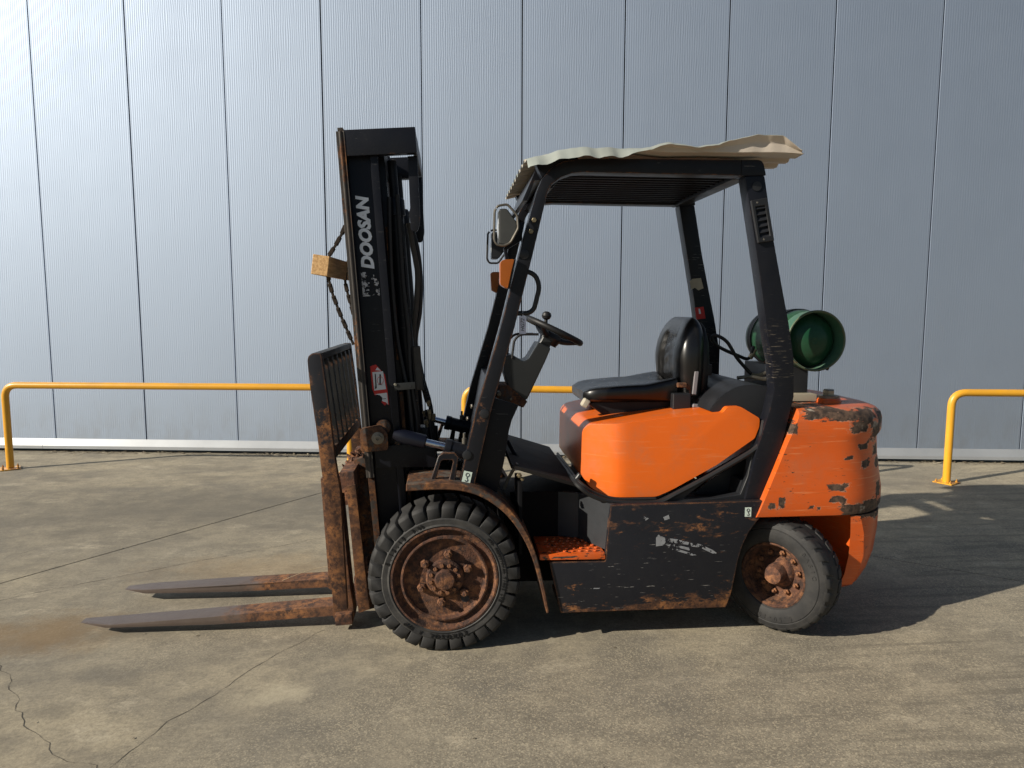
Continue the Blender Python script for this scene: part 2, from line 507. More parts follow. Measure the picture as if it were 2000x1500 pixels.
# ------------------------------------------------------------------ warehouse wall of ribbed sheets
wall = empty('warehouse_wall', WF)
wall.rotation_euler = (0, 0, WA)
thing(wall, 'tall silver warehouse wall of vertical ribbed metal panels', 'wall')
PW, X0, ZB, ZT = 1.0449, -5.5188, 0.135, 6.6
def panel_mesh(seed):
    nr, per = 44, 4
    nx = nr * per + 1
    w = PW - 0.012
    nz = 170
    xs = np.linspace(0.002, w - 0.002, nx)
    zs = np.linspace(ZB, ZT, nz)
    V = np.zeros((nz, nx + 4, 3))
    lam = (w - 0.004) / nr
    for j, z in enumerate(zs):
        for i, x in enumerate(xs):
            u = x / w
            amp = min(1.0, max(0.0, (min(u, 1 - u) - 0.04) * 5.0))
            ph = amp * (0.42 * mnoise.noise((x * 9 + seed * 7, z * 11, seed)) + 0.25 * mnoise.noise((x * 25, z * 24, seed + 5)))
            V[j, i + 2] = (x, -0.00062 * math.sin(2 * math.pi * ((x - 0.002) / lam + ph)), z)
        V[j, 1] = (0.0007, 0.002, z); V[j, 0] = (0.0004, 0.026, z)
        V[j, -2] = (w - 0.0007, 0.002, z); V[j, -1] = (w - 0.0004, 0.026, z)
    n = nx + 4
    idx = np.arange(nz * n).reshape(nz, n)
    F = np.stack([idx[:-1, :-1], idx[:-1, 1:], idx[1:, 1:], idx[1:, :-1]], -1).reshape(-1, 4)
    me = bpy.data.meshes.new('wall_panel')
    me.from_pydata(V.reshape(-1, 3).tolist(), [], F.tolist())
    return me
pm = [panel_mesh(k) for k in range(3)]
for k, me in enumerate(pm):
    me.materials.append(M_WALL)
    me.polygons.foreach_set('use_smooth', [True] * len(me.polygons)); me.set_sharp_from_angle(angle=R(50))
for i in range(-4, 15):
    o = bpy.data.objects.new('wall_panel', pm[(i * 2 + i // 3) % 3])
    COL.objects.link(o); o.parent = wall
    o.location = (X0 + PW * i + 0.006, (0.0015 if i % 2 else -0.001), 0)
    o.rotation_euler = (0, 0, R(0.22 * math.sin(i * 2.7)))
box('wall_backing', (X0 + PW * 5.5, 0.09, ZT / 2 + 0.03), (PW * 19.4, 0.12, ZT - 0.06), M_BACK, wall, bev=0)
flash_cuts = [-10.5, -5.65, 0.60, 6.9, 11.2]
for a, b in zip(flash_cuts[:-1], flash_cuts[1:]):
    a += 0.0015; b -= 0.0015
    pr = [(0.02, 0.142), (-0.003, 0.142), (-0.045, 0.068), (-0.047, 0.034), (-0.03, 0.032), (0.02, 0.12)]
    V = [(x, y, z) for x in (a, b) for y, z in pr]
    n = len(pr)
    F = [(k, (k + 1) % n, n + (k + 1) % n, n + k) for k in range(n)] + [tuple(range(n)), tuple(range(n, 2 * n))]
    pydata('base_flashing', V, F, M_FLASH, wall, 20)

# ------------------------------------------------------------------ yellow guard rails
def guard_rail(p0, p1, label, h=0.842, r=0.0335):
    a, b = Vector((*p0, 0)), Vector((*p1, 0))
    root = empty('guard_rail', a)
    thing(root, label, 'guard rail', 'yellow guard rails along the wall')
    d = b - a
    up = Vector((0, 0, h))
    path = round_path([Vector((0, 0, 0.01)), up, up + d, d + Vector((0, 0, 0.01))], 0.13, 8)
    tube('rail_tube', path, r, M_YELLOW, root, 20)
    for q in (Vector(), d):
        bp = box('base_plate', (0, 0, 0.006), (0.17, 0.17, 0.010), M_YELLOW, root, bev=0.002)
        bp.location = q; bp.rotation_euler = (0, 0, math.atan2(d.y, d.x) + R(38))
        for sx, sy in ((1, 1), (-1, 1), (1, -1), (-1, -1)):
            bo = bolt('anchor_bolt', (sx * 0.062, sy * 0.062, 0.011), 0.010, 0.014, M_YELLOW, bp, 0.01, (R(-90), 0, 0))
    return root
guard_rail((-4.345, 4.18), (-0.94, 3.72), 'yellow tubular guard rail reaching behind the forks, left end in view')
guard_rail((0.170, 3.545), (3.28, 3.03), 'yellow tubular guard rail mostly hidden behind the forklift seat')
guard_rail((4.606, 2.889), (8.0, 2.41), 'yellow tubular guard rail running off to the right of the forklift')

# ------------------------------------------------------------------ materials of the forklift
M_BLACK = paint('black_frame_paint', (0.0085, 0.0095, 0.014), 0.36, rust=0.655, rscale=10, edge=0.10, scratch=0.45, dust=0.09, spec=0.25)
M_POST = paint('scraped_rear_post_paint', (0.0075, 0.0085, 0.013), 0.36, rust=0.665, rscale=10, edge=0.10, scratch=0.35, dust=0.10, band=(1.27, 1.52), spec=0.25)
M_BLACK2 = paint('black_mast_paint', (0.006, 0.007, 0.011), 0.40, rust=0.68, rscale=8, edge=0.05, scratch=0.2, dust=0.05, spec=0.22)
M_SKIRT = paint('scuffed_black_skirt_paint', (0.011, 0.012, 0.017), 0.44, rust=0.552, rscale=11, edge=0.16, scratch=1.0, dust=0.10, low=(0.13, 0.27, 0.11), stretch=(0.5, 1, 1.4))
M_BARS = paint('rusting_black_bar_paint', (0.016, 0.017, 0.018), 0.55, rust=0.575, rscale=9, edge=0.03, dust=0.40, low=(0.85, 1.2, 0.15))
M_SHANK = paint('rusting_fork_upright_paint', (0.012, 0.013, 0.018), 0.5, rust=0.505, rscale=7, edge=0.36, dust=0.20, low=(0.45, 1.35, 0.17))
M_EDGE = paint('rubbed_steel_flange', (0.042, 0.038, 0.035), 0.5, rust=0.49, rscale=6, dust=0.55, dustcol=(0.17, 0.14, 0.11), stretch=(1, 1, 0.35))
M_FENDER = paint('rusted_fender', (0.05, 0.045, 0.042), 0.7, rust=0.44, rscale=8, edge=0.15, dust=0.5, dustcol=(0.25, 0.20, 0.15))
M_PILLAR = paint('rubbed_front_post_paint', (0.009, 0.010, 0.014), 0.38, rust=0.62, rscale=8, edge=0.14, scratch=0.4, dust=0.10, low=(1.25, 1.75, 0.07), spec=0.25)

def make_rust(name, k=1.0, bump=0.8):
    s = NT(name)
    c = s.rustcol(22.0, (0.040 * k, 0.021 * k, 0.016 * k), (0.150 * k, 0.062 * k, 0.034 * k), (0.33 * k, 0.145 * k, 0.062 * k))
    c = s.mix(s.ramp(s.noise(5, 7, 0.7), 0.56, 0.70, 0, 0.55), c, (0.07 * k, 0.05 * k, 0.045 * k))
    s.bump(s.noise(30, 5, 0.74), bump, 0.010)
    return s.out(c, 0.88, 0.0)
M_RUST = make_rust('deep_rust')
M_RUSTW = make_rust('wheel_rust', 0.72, 0.8)
def make_fork():
    s = NT('fork_steel')
    x = s.xyz()[0]
    f = s.math('ADD', s.ramp(x, -1.35, -0.75), s.math('MULTIPLY', s.math('SUBTRACT', s.noise(9, 7, 0.7), 0.5), 1.1))
    worn = s.mix(s.noise(13, 6, 0.7), (0.105, 0.078, 0.066), (0.165, 0.130, 0.110))
    c = s.mix(s.ramp(f, 0.25, 0.75), worn, s.rustcol(26, mid=(0.17, 0.075, 0.034)))
    s.bump(s.noise(40, 6, 0.7), 0.4, 0.004)
    return s.out(c, s.mixf(s.ramp(f, 0.25, 0.75), 0.50, 0.85), s.mixf(s.ramp(f, 0.25, 0.75), 0.35, 0.0))
M_FORK = make_fork()

def blobs(s, items, nz=0.62, scale=15):
    """wear patches: soft boxes in the x-z plane, ragged by noise"""
    x, y, z = s.xyz()
    a = s.math('SUBTRACT', s.noise(scale, 7, 0.76, s.map((0.6, 0.6, 1.5))), 0.5)
    m = None
    for cx, cz, rx, rz in items:
        dx = s.math('DIVIDE', s.math('ABSOLUTE', s.math('SUBTRACT', x, cx)), rx)
        dz = s.math('DIVIDE', s.math('ABSOLUTE', s.math('SUBTRACT', z, cz)), rz)
        d = s.math('MAXIMUM', dx, dz)
        m = d if m is None else s.math('MINIMUM', m, d)
    return s.math('ADD', m, s.math('MULTIPLY', a, nz * 6.0))

def make_orange(name, patches=None, chips=0.70):
    s = NT(name)
    col = s.mix(s.ramp(s.noise(2.4, 5, 0.6), 0.3, 0.72, 0, 0.30), (0.76, 0.132, 0.008) if not patches else (0.66, 0.105, 0.010), (0.64, 0.110, 0.010) if not patches else (0.52, 0.082, 0.012))
    g = s.n('ShaderNodeNewGeometry')
    nz = s.xyz(g.outputs['Normal'])[2]
    dirt = s.math('MULTIPLY', s.ramp(s.noise(5, 8, 0.74), 0.42, 0.72), s.ramp(nz, -0.2, 0.9, 0.30, 0.45))
    col = s.mix(dirt, col, (0.28, 0.17, 0.10))
    st = s.noise(20, 4, 0.6, s.map((0.25, 0.25, 5.0)))
    col = s.mix(s.math('MULTIPLY', s.ramp(st, 0.58, 0.72), 0.40 if patches else 0.16), col, (0.78, 0.36, 0.16))
    if patches:
        col = s.mix(s.math('MULTIPLY', s.ramp(s.noise(31, 5, 0.7, s.map((0.18, 0.18, 4.0), (0, 0.05, 0))), 0.60, 0.68), 0.45), col, (0.30, 0.085, 0.02))
    rough = 0.33
    if patches:
        d = blobs(s, patches)
        m = s.ramp(d, 0.80, 0.92, 1, 0)
        fill = s.mix(s.ramp(s.noise(34, 6, 0.7), 0.35, 0.66), (0.022, 0.014, 0.010), (0.115, 0.070, 0.045))
        fill = s.mix(s.ramp(s.noise(15, 5), 0.60, 0.70), fill, (0.33, 0.29, 0.24))
        pale = s.math('SUBTRACT', s.ramp(d, 0.86, 1.02, 1, 0), m)
        col = s.mix(s.math('MULTIPLY', pale, s.ramp(s.noise(12, 4), 0.45, 0.6)), col, (0.62, 0.50, 0.36))
        col = s.mix(m, col, fill)
        chip = s.ramp(s.math('ADD', s.math('MULTIPLY', s.noise(26, 6, 0.7, s.map((1, 1, 2.2))), 0.7), s.math('MULTIPLY', s.noise(4, 3), 0.3)), chips - 0.09, chips - 0.06)
        col = s.mix(chip, col, (0.05, 0.030, 0.020))
        rough = s.mixf(m, 0.36, 0.8)
        s.bump(s.math('ADD', s.math('MULTIPLY', m, -1.0), s.math('MULTIPLY', s.noise(8, 3), 0.5)), 0.35, 0.004)
    else:
        s.bump(s.noise(4, 3), 0.06, 0.01)
    return s.out(col, rough, 0.0, Coat_Weight=0.12, Coat_Roughness=0.25)
M_HOOD = make_orange('orange_hood')
CWP = []
for (u0, z0), (u1, z1) in [tuple(p) for p in ([(1.7143, 1.1184), (1.901, 1.0814)], [(1.8129, 1.108), (2.0496, 1.0675)], [(1.9509, 1.0536), (2.053, 1.0067)], [(2.0836, 1.0531), (2.1695, 0.9686)], [(2.1313, 1.1054), (2.2019, 1.0155)], [(1.9981, 1.1064), (2.1169, 1.0743)], [(1.8454, 0.7525), (1.9514, 0.7197)],
        [(1.8692, 0.6934), (1.9383, 0.6714)], [(1.9302, 0.6504), (2.082, 0.5898)], [(2.0386, 0.6682), (2.1571, 0.581)], [(2.146, 0.6552), (2.2398, 0.5616)], [(2.1432, 0.7516), (2.1812, 0.6652)], [(1.608, 0.6941), (1.6306, 0.648)], [(1.5606, 0.6648), (1.5869, 0.649)],
        [(1.7621, 0.6501), (1.7833, 0.6394)], [(1.7987, 0.6441), (1.8201, 0.6309)], [(1.6661, 1.0585), (1.6811, 1.0087)], [(2.012, 0.9387), (2.0607, 0.9251)], [(2.032, 0.8661), (2.0763, 0.8369)], [(2.1185, 0.9256), (2.1699, 0.8827)], [(2.1329, 0.8623), (2.1848, 0.8139)], [(1.9397, 0.8873), (1.9824, 0.8789)])]:
    CWP.append(((u0 + u1) / 2, (z0 + z1) / 2, abs(u1 - u0) / 2 + 0.006, abs(z1 - z0) / 2 + 0.007))
M_CW = make_orange('orange_counterweight', CWP)
M_STEP = make_orange('orange_step', [(0.56, 0.425, 0.05, 0.004)], 0.63)

def make_rubber(name, k=1.0, dust=0.5):
    s = NT(name)
    g = s.n('ShaderNodeNewGeometry')
    c = s.mix(s.ramp(s.noise(9, 7, 0.7), 0.35, 0.7, 0, dust), (0.022 * k, 0.022 * k, 0.023 * k), (0.085, 0.080, 0.072))
    c = s.mix(s.ramp(s.noise(40, 4, 0.7), 0.60, 0.75, 0, dust * 0.7), c, (0.13, 0.12, 0.105))
    s.bump(s.noise(30, 6, 0.7), 0.25, 0.004)
    return s.out(c, 0.72, 0.0)
M_TYRE = make_rubber('tyre_rubber', 0.55, 0.22)
M_TYRE2 = make_rubber('worn_rear_tyre_rubber', 0.6, 0.27)
M_SIDE = make_rubber('dusty_sidewall_rubber', 1.0, 0.62)
M_RUB = plain('black_rubber', (0.014, 0.014, 0.015), 0.55, 0, 0.3, 10)
M_HOSE = plain('hydraulic_hose', (0.016, 0.016, 0.018), 0.5, 0, 0.4, 20)
M_HOSEG = plain('dusty_hose_sleeve', (0.060, 0.055, 0.048), 0.75, 0, 0.5, 20, 0.3)
M_LET = plain('tyre_lettering', (0.007, 0.007, 0.007), 0.6)
M_VINYL = plain('black_seat_vinyl', (0.0065, 0.0065, 0.007), 0.30, 0, 0.25, 6, 0.05, 120, Specular_IOR_Level=0.55)
M_VINYL2 = plain('black_seat_shell', (0.012, 0.012, 0.013), 0.5)
M_PLAST = plain('grey_black_plastic', (0.020, 0.022, 0.023), 0.42, 0, 0.3, 9)
M_PLASTD = plain('dark_plastic', (0.016, 0.017, 0.020), 0.45, 0, 0.3, 9)
M_DEEP = plain('shade_black_steel', (0.005, 0.005, 0.006), 0.7, 0, 0.3, 9, Specular_IOR_Level=0.15)  # near-black colour paints in the shade of the step recess and chassis
M_LAMP = plain('lamp_shell', (0.050, 0.052, 0.050), 0.6, 0, 0.3, 14)
M_CHROME = plain('tilt_rod_chrome', (0.62, 0.66, 0.75), 0.2, 1.0, 0.15)
M_BARREL = plain('tilt_cylinder_paint', (0.005, 0.006, 0.013), 0.36, 0, 0.25, 8)
M_STEEL = plain('dirty_steel', (0.22, 0.20, 0.17), 0.45, 0.75, 0.6, 30)
M_BRASS = plain('tarnished_fitting', (0.33, 0.27, 0.17), 0.45, 0.8, 0.6, 40)
M_CHAIN = plain('oily_chain', (0.055, 0.042, 0.032), 0.5, 0.45, 0.6, 50)
M_AMBER = NT('amber_lens').out((0.40, 0.105, 0.012), 0.28, 0.0, Transmission_Weight=0.25, IOR=1.45)
M_GLASS = plain('lamp_glass', (0.35, 0.36, 0.36), 0.12, 0.0, 0.1)
M_WHITE = plain('sticker_white', (0.66, 0.68, 0.70), 0.5, 0, 0.15)
M_RED = plain('sticker_red', (0.52, 0.025, 0.022), 0.5, 0, 0.2)
M_MINT = plain('sticker_mint', (0.60, 0.70, 0.62), 0.5, 0, 0.25)
M_INK = plain('sticker_ink', (0.02, 0.02, 0.025), 0.6)
M_LOGO = plain('silver_lettering', (0.78, 0.82, 0.88), 0.5, 0.1, 0.25, 20)
M_TAN = plain('pale_bracket_steel', (0.40, 0.35, 0.26), 0.6, 0.1, 0.4, 9)
M_CREAM = paint('cream_sheet_underside', (0.58, 0.51, 0.43), 0.6, rust=0.72, rscale=9, dust=0.2, var=0.3)
M_GREYGREEN = paint('weathered_sheet_top', (0.34, 0.37, 0.34), 0.5, rust=0.64, rscale=7, dust=0.35, dustcol=(0.30, 0.29, 0.24), var=0.4)
M_GALV = plain('worn_step_wall', (0.042, 0.045, 0.050), 0.5, 0.2, 0.45, 7, 0.2, 40)

def make_peel(name, col, t):
    s = NT(name)
    f = s.math('ADD', s.math('MULTIPLY', s.noise(45, 7, 0.7, s.map((1, 1, 1))), 0.6), s.math('MULTIPLY', s.noise(11, 3), 0.4))
    return s.out(s.mix(s.noise(30, 4), col, tuple(c * 0.6 for c in col)), 0.6, 0.0, Alpha=s.ramp(f, t, t + 0.02))
M_PEEL = make_peel('peeled_sticker', (0.62, 0.63, 0.66), 0.495)
M_PEEL2 = make_peel('peeled_silver_sticker', (0.27, 0.28, 0.30), 0.462)

# ------------------------------------------------------------------ the forklift
truck = empty('forklift')
thing(truck, 'worn black and orange forklift with rusty forks and wheels parked side-on', 'forklift')
YM = 0.6                                        # the truck's centre line; its near side is y = 0
def mir(y): return 2 * YM - y

def round_poly(pts, rad, seg=5):
    p = [Vector((x, z)) for x, z in pts]
    out = []
    n = len(p)
    for i in range(n):
        a, b, c = p[i - 1], p[i], p[(i + 1) % n]
        r = min(rad if not isinstance(rad, (list, tuple)) else rad[i], (a - b).length * 0.49, (c - b).length * 0.49)
        if r <= 1e-5: out.append((b.x, b.y)); continue
        s, e = b + (a - b).normalized() * r, b + (c - b).normalized() * r
        for k in range(seg + 1):
            t = k / seg
            q = s * (1 - t) ** 2 + b * 2 * t * (1 - t) + e * t * t
            out.append((q.x, q.y))
    return out

# --- chassis
prism('chassis_light_block', [(0.30, 0.20), (1.36, 0.20), (1.36, 0.68), (0.70, 0.68), (0.45, 0.62), (0.30, 0.62)], 0.33, 0.87, M_DEEP, truck)  # dark filler box added inside the chassis to block light
prism('axle_housing', [(-0.13, 0.22), (0.13, 0.22), (0.16, 0.40), (0.10, 0.52), (-0.10, 0.50), (-0.16, 0.36)], 0.24, 0.96, M_BLACK2, truck)
skirt_pts = [(0.5509, 0.1496), (0.4946, 0.4024), (0.7639, 0.3993), (0.7867, 0.6722), (0.9031, 0.6745), (1.1781, 0.6758), (1.5518, 0.6775), (1.5541, 0.6215), (1.5071, 0.5769), (1.4681, 0.5217), (1.4397, 0.4585), (1.4193, 0.3821), (1.4046, 0.2923), (1.3916, 0.2201), (1.3683, 0.1481)]
for y0, y1 in ((0.05, 0.085), (mir(0.085), mir(0.05))):
    sk = prism('side_skirt', skirt_pts, y0, y1, M_SKIRT, truck, 0.005, 2, 30)
    prism('skirt_return', [(skirt_pts[0][0], skirt_pts[0][1] + 0.004), (skirt_pts[-1][0] - 0.004, skirt_pts[-1][1] + 0.004), (skirt_pts[-1][0] - 0.004, skirt_pts[-1][1] + 0.03), (skirt_pts[0][0], skirt_pts[0][1] + 0.03)], min(y0 + 0.036, y1 - 0.28) if y0 > YM else y1 + 0.001, (y0 - 0.001) if y0 > YM else y1 + 0.25, M_SKIRT, sk, 0.003)
    prism('skirt_top', [(0.80, 0.640), (1.53, 0.640), (1.53, 0.668), (0.80, 0.668)], y1 + 0.001 if y0 < YM else y0 - 0.27, y1 + 0.27 if y0 < YM else y0 - 0.001, M_SKIRT, sk, 0.003)
# entry step cut into the near side
step = prism('step_plate', [(0.4479, 0.4414), (0.7633, 0.4372), (0.7637, 0.4094), (0.448, 0.4139)], 0.048, 0.33, M_STEP, truck, 0.004)
zs = step.data.vertices[0].co.z
ztop = max(v.co.z for v in step.data.vertices)
V, F = [], []
for i in range(7):
    for k in range(6):
        cx, cy = 0.50 + i * 0.037 + (k % 2) * 0.012, 0.085 + k * 0.038
        v2, f2 = lathe_data([(0.0095, 0.0), (0.0085, 0.004), (0.0045, 0.0045), (0.004, 0.001)], 8, (cx, cy, ztop), (0, 0, 1), len(V))
        V += v2; F += f2
pydata('step_grip_buttons', V, F, M_STEP, step)
wallpath = [(0.795, 0.052), (0.672, 0.275), (0.560, 0.325)]
for (xa, ya), (xb, yb) in zip(wallpath[:-1], wallpath[1:]):
    V = []
    for z in (ztop + 0.001, 0.674):
        V += [(xa, ya, z), (xb, yb, z), (xb + 0.02, yb + 0.012, z), (xa + 0.02, ya + 0.012, z)]
    pydata('step_side_wall', V, [(0, 1, 2, 3), (4, 5, 6, 7), (0, 1, 5, 4), (1, 2, 6, 5), (2, 3, 7, 6), (3, 0, 4, 7)], M_GALV, truck, 20)
prism('step_front_wall', [(0.352, 0.43), (0.368, 0.43), (0.368, 0.775), (0.352, 0.775)], 0.085, 0.317, M_DEEP, truck, 0.002)
prism('step_back_wall', [(0.33, 0.36), (0.60, 0.36), (0.60, 0.675), (0.33, 0.675)], 0.318, 0.328, M_DEEP, truck, 0)

# --- floor plate, toe board and cowl
prism('floor_plate', [(0.3235, 0.8559), (0.472, 0.8106), (0.6346, 0.7595), (0.6348, 0.7418), (0.4671, 0.7931), (0.3186, 0.8385)], 0.14, 1.06, plain('floor_mat', (0.014, 0.012, 0.011), 0.7, 0, 0.5, 6, 0.3, 30, Specular_IOR_Level=0.2), truck, 0.003)
cowl = prism('cowl_side_plate', [(0.2301, 1.184), (0.3538, 1.1438), (0.3223, 1.0755), (0.3078, 1.0216), (0.2981, 0.9577), (0.2859, 0.8786), (0.2516, 0.7247), (0.1367, 0.7571)], 0.13, 0.165, M_BLACK2, truck, 0.004)
prism('cowl_side_plate', [(0.2301, 1.184), (0.3538, 1.1438), (0.3223, 1.0755), (0.3078, 1.0216), (0.2981, 0.9577), (0.2859, 0.8786), (0.2516, 0.7247), (0.1367, 0.7571)], mir(0.165), mir(0.13), M_BLACK2, truck, 0.004)
prism('dash_panel', [(0.215, 1.2495), (0.2404, 1.2494), (0.1448, 0.7661), (0.1167, 0.7667)], 0.17, 1.03, M_BLACK, truck, 0.004)
for k, (u, z) in enumerate([(0.168, 1.13), (0.150, 1.05), (0.165, 1.00), (0.135, 0.97), (0.15, 0.92), (0.125, 0.88)]):
    bolt('dash_screw', (u - 0.03, 0.22 + 0.13 * (k % 2), z), 0.011, 0.008, M_STEEL, truck, 0, (0, 0, R(-70)))
bolt('pedal_bolt', (0.3582, 0.14, 0.8052), 0.013, 0.014, M_BRASS, truck, 0.008)
bolt('pedal_bolt', (0.373, 0.14, 0.7874), 0.010, 0.014, M_BRASS, truck, 0.008)
tube('brake_pedal', [(0.3332, 0.5, 0.9024), (0.3614, 0.45, 0.849), (0.3888, 0.4, 0.8185)], 0.011, M_BLACK2, truck, 8)
tube('floor_hose', smooth_path([(0.2913, 0.2, 0.7234), (0.3038, 0.2, 0.7614), (0.3519, 0.18, 0.854)], 5), 0.008, M_STEEL, truck, 8)

# --- hood with its rubber seal
hood_pts = round_poly([(0.6782, 0.7787), (0.6803, 1.0035), (0.7146, 1.0377), (1.1398, 1.0847), (1.348, 1.0998), (1.3675, 1.1272), (1.4341, 1.129), (1.5342, 1.07), (1.5333, 1.027), (1.5122, 0.9716), (1.3258, 0.8425), (1.1037, 0.7219), (1.0279, 0.6904), (0.7999, 0.6903), (0.7191, 0.7174)], [0.01, 0.02, 0.02, 0, 0.01, 0.012, 0.012, 0.012, 0.012, 0.01, 0, 0.05, 0.02, 0.02, 0.03])
bm = bm_prism(hood_pts, 0.12, 1.08)
bmesh.ops.recalc_face_normals(bm, faces=bm.faces)
rim = [e for e in bm.edges if len(e.link_faces) == 2 and e.calc_face_angle(0) > R(60)]
mid = lambda e: (e.verts[0].co + e.verts[1].co) / 2
es = [e for e in rim if mid(e).z > 1.0 or mid(e).x < 0.70]
bmesh.ops.bevel(bm, geom=es, offset=0.030, segments=5, profile=0.5, affect='EDGES', clamp_overlap=True)
for px in (0.90, 0.875, 0.85, 0.825, 0.80, 0.775, 0.74):                 # the front corners are chamfered in plan
    bmesh.ops.bisect_plane(bm, geom=bm.verts[:] + bm.edges[:] + bm.faces[:], plane_co=(px, 0, 0), plane_no=(1, 0, 0))
for v in bm.verts:
    if v.co.x < 0.901:
        q = 0.80 * (math.sqrt((0.83 - v.co.x) ** 2 + 0.0009) + 0.83 - v.co.x) / 2 - 0.0025
        if v.co.y < 0.3: v.co.y += q
        elif v.co.y > 0.9: v.co.y -= q
hood = link('engine_hood', bm_mesh(bm, 'engine_hood'), M_HOOD, truck, 50)
tube('hood_seal', smooth_path([(0.6663, 1, 0.7092), (0.6515, 0.6, 0.7364), (0.6325, 0.2, 0.7652), (0.6458, 0.105, 0.753), (0.7101, 0.1, 0.7077), (0.8156, 0.1, 0.6752), (1.0225, 0.1, 0.668), (1.1231, 0.1, 0.7089), (1.3192, 0.1, 0.8116), (1.5154, 0.1, 0.9298), (1.5383, 0.1, 1.0001), (1.5554, 0.12, 1.0571)], 6), 0.013, M_RUB, truck, 8)
tube('hood_seal_lip', smooth_path([(0.6755, 1, 0.7279), (0.6628, 0.6, 0.7477), (0.6426, 0.2, 0.7753), (0.6591, 0.11, 0.7615), (0.722, 0.11, 0.7199), (0.8248, 0.108, 0.6879), (1.0194, 0.108, 0.6836)], 6), 0.008, M_RUB, truck, 8)
box('hood_latch', (0.6498, 0.17, 0.7849), (0.02, 0.03, 0.035), M_PLAST, truck, euler(0, 35, 0))
# black side panel with its air pocket behind the hood
hole_prism('air_pocket_panel', [(1.0276, 0.6679), (1.2738, 0.7896), (1.5156, 0.9247), (1.5002, 0.7878), (1.4738, 0.6655), (1.2726, 0.6649)], [(1.1444, 0.6754), (1.2818, 0.7793), (1.4911, 0.8896), (1.4744, 0.7883), (1.4415, 0.6995), (1.2978, 0.6797)], 0.10, 0.15, M_PLASTD, truck)
prism('air_pocket_wall', [(1.179, 0.6039), (1.3368, 0.7346), (1.5968, 0.8877), (1.5645, 0.5951)], 0.24, 0.25, M_PLASTD, truck, 0)
prism('air_pocket_rib', [(1.4347, 0.6867), (1.4527, 0.7634), (1.4735, 0.763), (1.4764, 0.6858)], 0.12, 0.24, M_PLASTD, truck, 0.006)
cov = [Vector((x, 0, z)) for x, z in [(1.2957, 1.104), (1.3458, 1.1674), (1.4484, 1.2253), (1.5665, 1.2243), (1.6875, 1.1771), (1.6908, 1.0997), (1.6442, 0.9446)]]
cover = [[(p.x, y, p.z) for p in smooth_path(cov, 5)] for y in (0.16, 0.20, 0.5, 0.9, 1.0)]
loft('radiator_cover', cover, M_PLASTD, truck, False, 50, False)
prism('radiator_cover_end', [(p.x, p.z) for p in smooth_path(cov, 5)], 0.158, 0.172, M_PLASTD, truck, 0.002)

# --- overhead guard: two side frames, cross members, roof bars
front_out = [(0.0705, 0.7834), (0.1509, 1.1335), (0.2582, 1.4891), (0.3402, 1.8108), (0.428, 2.1274)]
front_in = [(0.1399, 0.7672), (0.2223, 1.1327), (0.3291, 1.5125), (0.4106, 1.839), (0.4794, 2.1282)]
bend_out = [(0.451, 2.182), (0.4903, 2.2301), (0.5485, 2.2628), (0.6421, 2.2781)]
bend_in = [(0.4979, 2.1602), (0.5397, 2.1926), (0.5912, 2.2116), (0.6428, 2.217)]
rail_t = [(1.0217, 2.2832), (1.3847, 2.2856)]
rail_b = [(1.0234, 2.2147), (1.3873, 2.2141)]
rear_l = [(1.3996, 2.212), (1.4577, 1.9183), (1.4986, 1.7045), (1.541, 1.463), (1.5689, 1.3407), (1.5819, 1.2124), (1.5609, 1.1033), (1.5069, 0.9187), (1.4572, 0.6739)]
rear_r = [(1.4953, 2.216), (1.5522, 1.9192), (1.6014, 1.705), (1.6417, 1.5359), (1.6748, 1.3647), (1.6832, 1.1792), (1.6473, 1.0047), (1.6164, 0.8841), (1.5632, 0.6715)]
corner = round_poly([(1.3798, 2.2855), (1.4826, 2.2875), (1.5002, 2.2161), (1.3825, 2.2117)], [0, 0.03, 0, 0])
fr = front_out + bend_out + rail_t + rail_b[::-1] + bend_in[::-1] + front_in[::-1]
G_FRONT = []
for y0, y1 in ((0.08, 0.165), (mir(0.165), mir(0.08))):
    near = y0 < YM
    fp = prism('guard_side_frame', fr, y0, y1, M_PILLAR, truck, 0.007, 2, 35)
    rp = prism('guard_rear_post', rear_l + rear_r[::-1], y0, y1, M_POST, truck, 0.012, 2, 35)
    prism('guard_corner_cap', corner, y0 - 0.004, y1 + 0.004, M_BLACK, truck, 0.007, 2, 35)
    yo = y0 - 0.0005 if near else y1 + 0.0005
    for (x, z) in [(0.373, 1.8456), (0.1071, 0.9193), (0.1889, 1.1139)]:
        lathe('post_plug', [(0.0215, 0.001), (0.0215, -0.004), (0.016, -0.0055), (0.001, -0.006)], M_PLASTD, fp, 18, (x, yo, z), (0, 1 if near else -1, 0))
    for (x, z) in [(0.4169, 1.9998), (0.4031, 1.9493)]:
        o = bolt('post_bolt', (x, yo, z), 0.0115, 0.008, M_BRASS, fp, 0, (0, 0, 0 if near else math.pi))
    (x, z), = [(1.4579, 2.1666)]
    lathe('post_plug', [(0.022, 0.001), (0.022, -0.004), (0.001, -0.005)], M_PLASTD, rp, 18, (x, yo, z), (0, 1 if near else -1, 0))
    # gusset under the sheet at the front corner
    prism('roof_gusset', [(0.4227, 2.2576), (0.5984, 2.3017), (0.6223, 2.275), (0.5516, 2.2645), (0.4908, 2.2294), (0.4535, 2.1901)], y0 + 0.012, y1 - 0.012, M_BLACK2, truck, 0.002)
